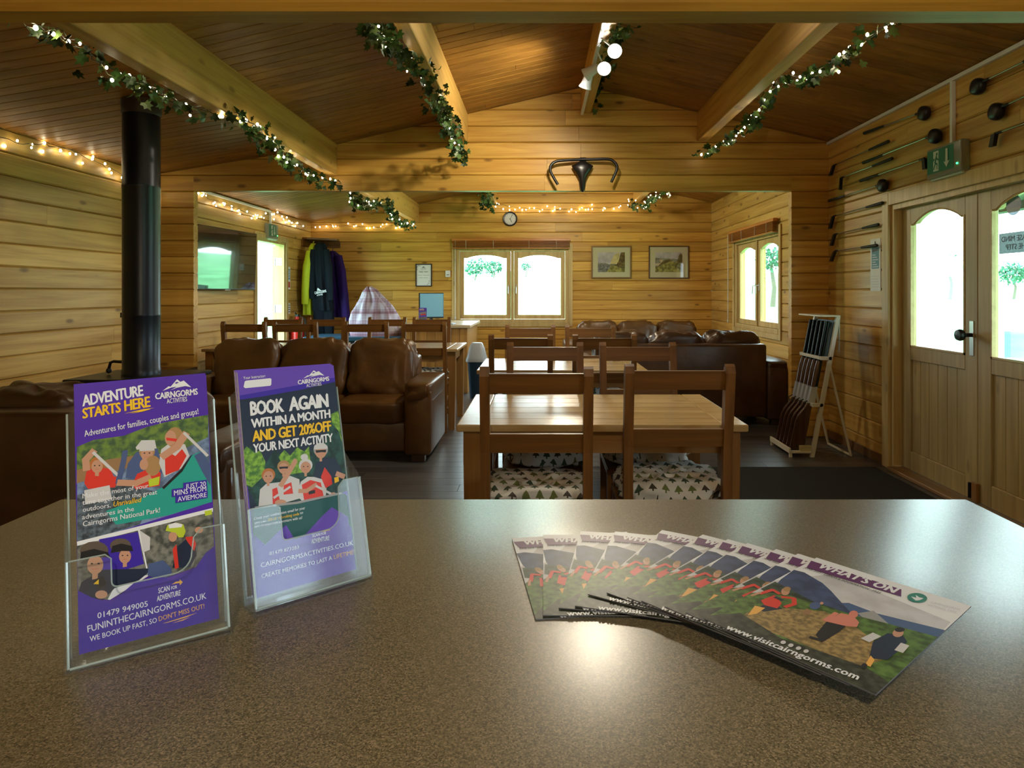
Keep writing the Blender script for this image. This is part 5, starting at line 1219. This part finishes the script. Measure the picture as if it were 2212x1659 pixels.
a = Art(.12, .12, None, .0003); a.ell(.06, .06, .058, .058, clear('pale_blue_film', (.030, .046, .055), .05, .3, .2, (.45, .55, .62)), 28); a.uv([(.004, .045), (.116, .045), (.116, .078), (.004, .078)], clear('bright_blue_film', (.003, .022, .046), .05, .3, .2, (.05, .3, .6))); a.build('print', t)
lb = thing('letter_box', 'pale blue leaflet pocket at the bottom of the second door glass', 'leaflet pocket', (gx-.002, 3.66, .905), -PI/2)
m = MB(); m.box((0, -.035, 0), (.26, -.033, .15)); m.box((0, -.035, 0), (.26, -.002, .003)); m.box((0, -.033, .0), (.002, -.002, .15)); m.box((.258, -.033, 0), (.26, -.002, .15)); m.build('pocket', clear('aqua_pocket', (.85, .97, .98), .06, .1, .15, (.6, .85, .9)), lb)

# black doormat
m = MB(); m.box((1.20, 3.05, .0005), (2.42, 4.77, .012), .004); tag(m.build('doormat', mat('black_doormat', (.008, .009, .010), .95, bump=.6, bscale=300)), 'large black doormat on the floor inside the glazed doors', 'doormat')

# ------------------------------------------------------------------ handlebar and saddle on the partition
hb = thing('bicycle_mount', 'black bicycle handlebar and saddle mounted on the partition over the opening', 'wall ornament', pt(1257, 375, YP))
def hp(sx, sy, d): q = pt(1160+sx/11.06, 320+sy/11.06, YP)-hb.location; return (q.x, -d, q.z)
def smooth_path(P, n=6):
    P = [Vector(p) for p in P]; out = []
    for i in range(len(P)-1):
        p0, p1, p2, p3 = P[max(i-1, 0)], P[i], P[i+1], P[min(i+2, len(P)-1)]
        for k in range(n):
            t = k/n; out.append(.5*((2*p1)+(-p0+p2)*t+(2*p0-5*p1+4*p2-p3)*t*t+(-p0+3*p1-3*p2+p3)*t**3))
    return out+[P[-1]]
m = MB(); m.tube(smooth_path([hp(490, 910, .09), hp(400, 760, .09), hp(320, 600, .09), hp(320, 480, .09), hp(410, 380, .085), hp(560, 340, .08), hp(850, 318, .07), hp(1090, 305, .065), hp(1350, 305, .07), hp(1680, 308, .08), hp(1800, 360, .085), hp(1880, 470, .09), hp(1870, 580, .09), hp(1810, 720, .09), hp(1750, 855, .09)]), .0125, 10); m.build('handlebar', mat('black_handlebar', (.008, .008, .010), .35), hb, 50)
g = []
for sy, w_, d in ((340, 95, .06), (400, 180, .07), (450, 260, .075), (520, 225, .078), (600, 170, .078), (680, 120, .075), (760, 85, .072), (880, 70, .068), (980, 55, .062), (1050, 35, .05), (1065, 12, .045)):
    c0 = Vector(hp(1078, sy, 0)); hw = w_*YP/F/11.06; g.append([(c0.x+hw*math.cos(2*PI*k/20), -.02-(d-.02)*(.5-.5*math.sin(2*PI*k/20)), c0.z) for k in range(20)])
m = MB(); m.loft(g); m.build('saddle', mat('black_saddle', (.010, .009, .009), .30), hb, 60)
m = MB(); c0 = hp(1090, 330, 0); m.box((c0[0]-.03, -.055, c0[2]-.03), (c0[0]+.03, 0, c0[2]+.03), .006); m.build('stem_clamp', black_mt, hb)

# ------------------------------------------------------------------ golf clubs on the right wall
XW = XR-.035
shaft_m = mat('tarnished_shaft', (.30, .26, .20), .35, .9); head_m = mat('dark_club_head', (.014, .016, .020), .35, .3); grip_m = mat('dark_rubber_grip', (.012, .016, .014), .7)
def club(label, grip, head, kind, gl=.30, head2=None):
    G = on_x(*grip, XW); Hd = on_x(*head, XW); root = thing('golf_club', label, 'golf club', G, group='old golf clubs pinned to the wall')
    d = Hd-G; ln = d.length; d.normalize(); gl = min(gl, ln*.42)
    m = MB(); m.tube([(0, 0, 0), d*.01, d*gl], [.010, .013, .009], 8); m.build('grip', grip_m, root, 50)
    m = MB(); m.tube([d*gl, d*ln], [.0062, .005], 8); m.build('shaft', shaft_m, root)
    e = d*ln
    m = MB()
    if kind == 'wood':
        up = Vector((0, 0, 1)); M_ = T(e+d*.035+Vector((0, 0, -.012))) @ Matrix.Rotation(.3, 4, 'X'); m.pillow((0, 0, 0), (.06, .105, .095), .8, 24, 14, None, M_); m.tube([e-d*.06, e+d*.01], [.008, .013], 8)
    else:
        w_ = on_x(*head2, XW)-G; q = (w_-e); m.tube([e-d*.05, e+d*.005], [.007, .009], 8)
        n_ = q.normalized(); wd = .012 if kind == 'putter' else .022
        m.prism([e-d*wd*.4+Vector((-.012, 0, 0)), e+d*wd+Vector((-.012, 0, 0)), e+q+d*wd*1.1+Vector((-.012, 0, 0)), e+q-d*wd*.5+Vector((-.012, 0, 0))], (.022, 0, 0))
    m.build('club_head', head_m, root, 50)
club('golf club with a dark driver head, highest of those left of the white trunking', (1866, 288), (1989, 243), 'wood')
club('golf club second from the top, its blade lost in the corner', (1920, 305), (1802, 357), 'iron', .28, (1795, 379))
club('golf wood with a round dark head just under the trunking drop', (1864, 352), (2012, 293), 'wood')
club('putter hanging blade down near the corner, above the exit sign level', (1928, 342), (1818, 384), 'putter', .28, (1816, 410))
club('golf iron with a bright shaft and pointed blade beside the exit sign', (1858, 391), (1996, 343), 'iron', .28, (1998, 366))
club('golf wood with a round head just above the door casing corner', (1790, 434), (1901, 399), 'wood')
club('golf club below the casing corner, uppermost of the three low ones', (1907, 438), (1801, 467), 'iron', .24, (1794, 494))
club('golf club with a thick grip, middle of the three low ones', (1898, 485), (1804, 506), 'iron', .24, (1797, 531))
club('golf club lowest on the wall, above the notice sheet', (1895, 530), (1805, 542), 'iron', .24, (1796, 565))
club('big golf wood right of the white trunking, upper one', (2290, 95), (2121, 178), 'wood')
club('big golf wood right of the white trunking, lower one', (2310, 165), (2162, 232), 'wood')
club('golf iron right of the exit sign, blade pointing down', (2300, 235), (2151, 289), 'iron', .3, (2146, 316))

# ------------------------------------------------------------------ gun stand with five guns
gs = thing('gun_stand', 'cream metal A-frame gun stand against the wall', 'gun stand', (2.10, 5.30, 0))
y0, y1 = -.20, .20
def post(x_, z_): return x_+.20*z_/1.08                  # lean of the front frame
for y in (y0, y1):
    m = MB(); m.prism([(-.015, y-.012, 0), (.015, y-.012, 0), (.215, y-.012, 1.08), (.185, y-.012, 1.08)], (0, .024, 0)); m.build('post', cream_mt, gs)
    m = MB(); m.tube([(.13, y, .735), (.30, y, .012)], .010, 8); m.build('rear_leg', cream_mt, gs)
m = MB(); m.tube([(.30, y0, .012), (.30, y1, .012)], .010, 8); m.build('rear_bar', cream_mt, gs)
m = MB(); m.box((-.17, y0-.012, .03), (.0, y1+.012, .045), .002); m.box((-.18, y0-.012, .03), (-.165, y1+.012, .07), .002); m.build('butt_tray', cream_mt, gs)
for yy in (y0, y1):
    m = MB(); m.box((-.175, yy-.01, 0), (-.155, yy+.01, .03)); m.build('tray_foot', cream_mt, gs)
m = MB(); m.prism([(-.005, y0-.005, .045), (-.09, y0-.005, .045), (-.09, y0-.005, .085), (-.005, y0-.005, .085)], (0, .03, 0)); m.build('label_plate', mat('yellowed_plate', (.5, .42, .2), .5), gs)
for nm, z_ in (('upper_bar', .76), ('lower_bar', .40)):
    m = MB(); x_ = post(0, z_); m.box((x_-.075, y0, z_-.012), (x_-.055, y1, z_+.012), .002); m.box((x_-.075, y0-.012, z_-.014), (x_+.01, y0+.012, z_+.014), .002); m.box((x_-.075, y1-.012, z_-.014), (x_+.01, y1+.012, z_+.014), .002); m.build(nm, cream_mt, gs)
m = MB(); m.box((.06, y0-.015, 1.08), (.215, y1+.015, 1.092), .002); m.build('top_plate', cream_mt, gs)
m = MB(); m.prism([(post(.004, .76), y0+.012, .76), (post(.008, .76), y0+.012, .76), (post(.008, 1.05), y0+.012, 1.05), (post(.004, 1.05), y0+.012, 1.05)], (0, y1-y0-.024, 0)); m.build('back_sheet', mat('dark_teal_panel', (.006, .03, .026), .5), gs)
m = MB(); m.box((post(.02, 1.0), y0-.014, .80), (post(.02, 1.0)+.004, y0+.006, 1.06)); m.build('side_flag', clear('clear_side_flag', (.9, .95, 1), .06, .1, .3), gs)
stock_m = wood('walnut_stock', (.045, .018, .008), (.10, .042, .018), 'z', rough=.25, knots=0, spec=.6); barrel_m = mat('blued_barrel', (.02, .032, .034), .25, .8); recv_m = mat('silver_receiver', (.62, .64, .66), .3, .6)
gun = None
glab = ['gun on the stand nearest us, its receiver seen side on', 'second gun on the stand counting from the near end', 'middle gun of the five on the stand', 'fourth gun on the stand counting from the near end', 'gun at the far end of the stand next to the wall edge']
for i in range(5):
    yy = 5.30-.15+.075*i
    if gun is None:
        gun = thing('long_gun', glab[0], 'gun', (2.10, yy, .045), group='guns on the stand')
        def gx_(z_, o=0): return .20*(z_+.045)/1.08-.052+o
        m = MB()                                        # butt, comb and wrist
        m.prism([(-.155, -.016, .002), (-.045, -.016, .002), (-.01, -.016, .20), (gx_(.36)+.0, -.016, .37), (gx_(.36)-.035, -.016, .37), (-.062, -.016, .30), (-.085, -.016, .27), (-.105, -.016, .24)], (0, .032, 0)); bmesh.ops.bevel(m.bm, geom=m.bm.edges[:], offset=.008, segments=2, affect='EDGES'); m.build('stock', stock_m, gun, 50)
        m = MB(); m.box((-.157, -.017, 0), (-.043, .017, .006)); m.build('butt_pad', black_pl, gun)
        m = MB(); m.prism([(gx_(.36)-.038, -.017, .365), (gx_(.36)+.014, -.017, .365), (gx_(.49)+.012, -.017, .49), (gx_(.49)-.034, -.017, .49)], (0, .034, 0)); m.build('receiver', recv_m, gun)
        m = MB(); m.tube([(gx_(.37)-.04, 0, .38), (gx_(.34)-.066, 0, .365), (gx_(.32)-.058, 0, .335), (gx_(.32)-.035, 0, .335)], .0045, 6); m.build('trigger_guard', black_mt, gun, 50)
        m = MB(); m.tube([(gx_(.49)-.018, 0, .49), (gx_(.6)-.016, 0, .6), (gx_(.69)-.012, 0, .69)], [.019, .021, .015], 10); m.build('fore_end', stock_m, gun, 50)
        m = MB()
        for o_ in (-.009, .010): m.tube([(gx_(.48)+o_, 0, .48), (gx_(1.0)+o_, 0, 1.0)], .0095, 10)
        m.build('barrel', barrel_m, gun, 50)
    else:
        c = copy_tree(gun); c.location = (2.10, yy, .045); c['label'] = glab[i]

# ------------------------------------------------------------------ spotlights on the ridge
tr = thing('spotlight_track', 'white spotlight bar under the ridge with its lamp heads lit', 'spotlight', (.372, 4.45, 2.835))
m = MB(); m.box((-.012, -.95, -.022), (.012, 1.33, 0), .002); m.build('track', white_pl, tr)
em = mat('lit_spot_lens', (1, 1, 1), .3, emis=(1, .97, .90), es=60)
for (px, py, Y, aim, pw) in ((1328, 110, 4.02, (-.10, -.85, -.52), 60), (1305, 148, 4.25, (-.06, -.84, -.54), 60), (1266, 161, 4.50, (-.80, .38, -.42), 66), (1264, 188, 4.72, (-.30, .40, -.85), 48)):
    p = pt(px, py, Y)-tr.location; d = Vector(aim).normalized(); q = d.to_track_quat('Z', 'Y').to_matrix().to_4x4()
    m = MB(); m.lathe([(.016, -.10), (.028, -.09), (.038, -.02), (.046, .0), (.046, .008), (.042, .008), (.042, .0)], 24, T(p) @ q); m.tube([p-d*.06, Vector((0, p.y, -.02))], .006, 6); hd_ = m.build('lamp_head', white_pl, tr, 40)
    m = MB(); m.lathe([(.0415, .002), (.0415, .005)], 24, T(p) @ q); m.build('lens', em, hd_)
    lamp('SPOT', 'spot_beam', tr.location+p+d*.03, pw, (1, .88, .66), d.to_track_quat('-Z', 'Y').to_euler(), spot_size=math.radians(150), spot_blend=1.0, shadow_soft_size=.03)
# lamp over the bar, behind the viewer
bl2 = thing('ceiling_lamp', 'round ceiling lamp over the bar', 'lamp', (0, -.75, roof_z(0)))
m = MB(); m.lathe([(.02, 0), (.02, -.55), (.12, -.56), (.16, -.66)], 24); m.build('shade', white_pl, bl2, 40)
m = MB(); m.lathe([(.05, -.66), (.07, -.63), (.05, -.60), (.02, -.58)], 20); m.build('bulb', mat('lit_bar_bulb', (1, 1, 1), .3, emis=(1, .9, .74), es=14), bl2, 60)
lamp('POINT', 'bar_lamp', (0, -.75, roof_z(0)-.70), 80, (1, .84, .58), shadow_soft_size=.08)

# lamp in the far room, hidden from here by the wall over the opening
bl3 = copy_tree(bl2); bl3.location = (.30, 7.6, 2.835); bl3['label'] = 'round ceiling lamp under the ridge of the far room'; bl3.scale = (1, 1, .5)
lamp('POINT', 'far_room_lamp', (.30, 7.6, 2.40), 75, (1, .88, .66), shadow_soft_size=.08)

# ------------------------------------------------------------------ ivy garlands and fairy lights
ivy = mat('ivy_leaf', (.025, .065, .012), .45, spec=.4, mottle=.7, mscale=14); ivy2 = mat('pale_ivy_leaf', (.09, .15, .035), .45); vine_m = mat('ivy_stem', (.05, .06, .015), .7)
wire_m = mat('dark_green_wire', (.006, .012, .006), .5); bulb_m = mat('warm_fairy_bulb', (1, .9, .7), .3, emis=(1, .84, .54), es=40)
LEAF = [(0, 0), (.30, -.10), (.48, .12), (.30, .28), (.42, .62), (.14, .60), (0, 1), (-.14, .60), (-.42, .62), (-.30, .28), (-.48, .12), (-.30, -.10)]
def resample(P, step):
    P = smooth_path(P, 10); out = [P[0]]; acc = 0
    for a_, b_ in zip(P[:-1], P[1:]):
        d = (b_-a_).length
        while acc+d >= step and d > 1e-9:
            t = (step-acc)/d; a_ = a_+(b_-a_)*t; out.append(a_.copy()); d = (b_-a_).length; acc = 0
        acc += d
    return out
def garland(label, P, per_m, size, spread, seed):
    rg = random.Random(seed); pts = resample(P, .03); t = thing('ivy_garland', label, 'garland', pts[0], group='artificial ivy garlands'); o = pts[0]
    m = MB()
    for k in range(2):
        q = [p-o+Vector((rg.gauss(0, .012), rg.gauss(0, .012), rg.gauss(0, .012)-.01)) for p in pts[::2]]; m.tube(q, .0022, 5)
    m.build('vine', vine_m, t)
    m = MB(); n = int(len(pts)*.03*per_m)
    for k in range(n):
        p = rg.choice(pts)-o+Vector((rg.gauss(0, spread), rg.gauss(0, spread), rg.gauss(-.5*spread, spread*.9)))
        s = size*rg.uniform(.6, 1.25); a_ = Vector((rg.gauss(0, .7), rg.gauss(0, .7), -rg.uniform(.2, 1))).normalized(); n_ = Vector((rg.gauss(0, .7), -1, rg.gauss(.2, .6))); n_ = (n_-a_*n_.dot(a_)).normalized(); c_ = a_.cross(n_)
        m.mi = 1 if rg.random() < .22 else 0
        vs_ = [p+c_*(x*s)+a_*(y*s)+n_*(.18*s*(abs(x)*1.2+(y-.4)**2)) for x, y in LEAF]+[p+a_*(.35*s)]
        m._new(vs_, [(i, (i+1) % 12, 12) for i in range(12)])
    m.build('leaves', [ivy, ivy2], t, flip=False)
bulb_me = None
def fairy(label, P, gap, jit, seed, r=.0073):
    global bulb_me
    rg = random.Random(seed); pts = resample(P, gap); o = pts[0]; t = thing('fairy_lights', label, 'string lights', o, group='warm white fairy light strings')
    fine = resample(P, .05); m = MB(); m.tube([p-o+Vector((rg.gauss(0, .006), rg.gauss(0, .006), rg.gauss(0, .006))) for p in fine], .0022, 5); m.build('wire', wire_m, t)
    for k, p in enumerate(pts[:100]):
        q = p-o+Vector((rg.gauss(0, jit), rg.gauss(0, jit), rg.gauss(0, jit)-.012))
        if bulb_me is None:
            b_ = MB(); bmesh.ops.create_icosphere(b_.bm, subdivisions=2, radius=.0065); ob = b_.build('bulb', bulb_m, t, 80); bulb_me = ob.data
        else: ob = bpy.data.objects.new('bulb', bulb_me); COL.objects.link(ob); ob.parent = t
        ob.location = q; s = r/.0065*rg.uniform(.8, 1.2); ob.scale = (s, s, s*1.3)
def PX(L_): return [on_x(px, py, X) for px, py, X in L_]
g1 = PX([(60, 45, -1.97), (120, 70, -1.97), (190, 105, -1.96), (240, 150, -1.95), (320, 182, -1.93), (390, 222, -1.92), (450, 236, -1.86), (520, 250, -1.76), (565, 285, -1.76), (600, 325, -1.82), (650, 362, -1.86), (690, 385, -1.84), (733, 393, -1.72)])
garland('ivy garland along the big left hand beam, over the flue pipe', g1, 70, .055, .035, 5); fairy('fairy lights wound through the ivy over the flue pipe', g1, .068, .020, 6)
g2 = PX([(790, 40, -.74), (830, 75, -.73), (862, 100, -.72), (905, 140, -.70), (932, 180, -.68), (950, 225, -.67), (972, 275, -.67), (990, 318, -.66), (1004, 337, -.64)])
garland('ivy garland down the narrow beam between the flue side and the ridge', g2, 125, .050, .034, 9); fairy('fairy lights in the ivy of the narrow beam beside the ridge', g2, .105, .020, 10, .0055)
g3 = PX([(1940, 40, 1.66), (1885, 72, 1.64), (1835, 110, 1.62), (1785, 140, 1.60), (1730, 163, 1.58), (1690, 168, 1.55), (1664, 200, 1.55), (1638, 240, 1.54), (1605, 275, 1.53), (1560, 308, 1.50), (1506, 332, 1.36)])
garland('ivy garland hanging beside the beam nearest the glazed doors', g3, 55, .055, .026, 13); fairy('fairy lights in the ivy beside the beam nearest the doors', g3, .072, .018, 14)
g4 = PX([(1345, 45, .47), (1310, 120, .46), (1290, 170, .47), (1278, 220, .46), (1268, 262, .44), (1262, 280, .42)])
garland('ivy garland along the ridge beside the bright spotlights', g4, 80, .05, .032, 17)
g5 = PX([(757, 418, -1.80), (772, 432, -1.80), (795, 442, -1.80), (825, 432, -1.80), (838, 438, -1.79), (848, 462, -1.82), (868, 480, -1.83), (893, 484, -1.78)])
garland('ivy garland in the far room looping under its left hand beam', g5, 90, .05, .035, 21); fairy('fairy lights in the ivy loop of the far room', g5, .075, .025, 22)
g6 = [pt(1048, 420, 8.6), pt(1050, 430, 8.8), pt(1053, 438, 9.0), pt(1058, 434, 9.3)]
garland('bunch of ivy where the fairy light string starts above the clock', g6, 160, .05, .05, 25)
g7 = [pt(1448, 419, 8.1), pt(1420, 420, 8.3), pt(1405, 432, 8.7), pt(1395, 443, 9.0), pt(1375, 442, 9.3), pt(1363, 435, 9.55)]
garland('ivy sprig at the picture end of the far fairy lights', g7, 60, .05, .03, 29); fairy('fairy lights bunched in the ivy sprig over the pictures', g7, .07, .03, 30)
fairy('fairy light string sagging across the far wall above the clock', [pt(1060, 436, 9.6), pt(1105, 447, 9.68), pt(1160, 452, 9.70), pt(1210, 452, 9.70), pt(1280, 450, 9.70), pt(1330, 445, 9.68), pt(1365, 436, 9.6)], .058, .030, 33)
fairy('fairy lights along the top of the bare wall behind the flue', PX([(-70, 285, XL+.03), (0, 298, XL+.03), (60, 312, XL+.03), (130, 318, XL+.03), (190, 342, XL+.03), (262, 377, XL+.03), (330, 410, XL+.03)]), .075, .022, 36)
fairy('fairy lights along the wall top above the television', PX([(426, 419, XL+.03), (455, 430, XL+.03), (490, 442, XL+.03), (520, 455, XL+.03), (560, 468, XL+.03), (580, 464, XL+.04), (605, 463, XL+.04), (625, 478, XL+.03), (655, 487, XL+.04)]), .066, .022, 39)
fairy('fairy lights across the far wall over the hanging coats', [pt(662, 486, 9.6), pt(700, 485, 9.70), pt(760, 489, 9.70), pt(820, 490, 9.70), pt(850, 486, 9.70), pt(885, 480, 9.65)], .066, .025, 42)
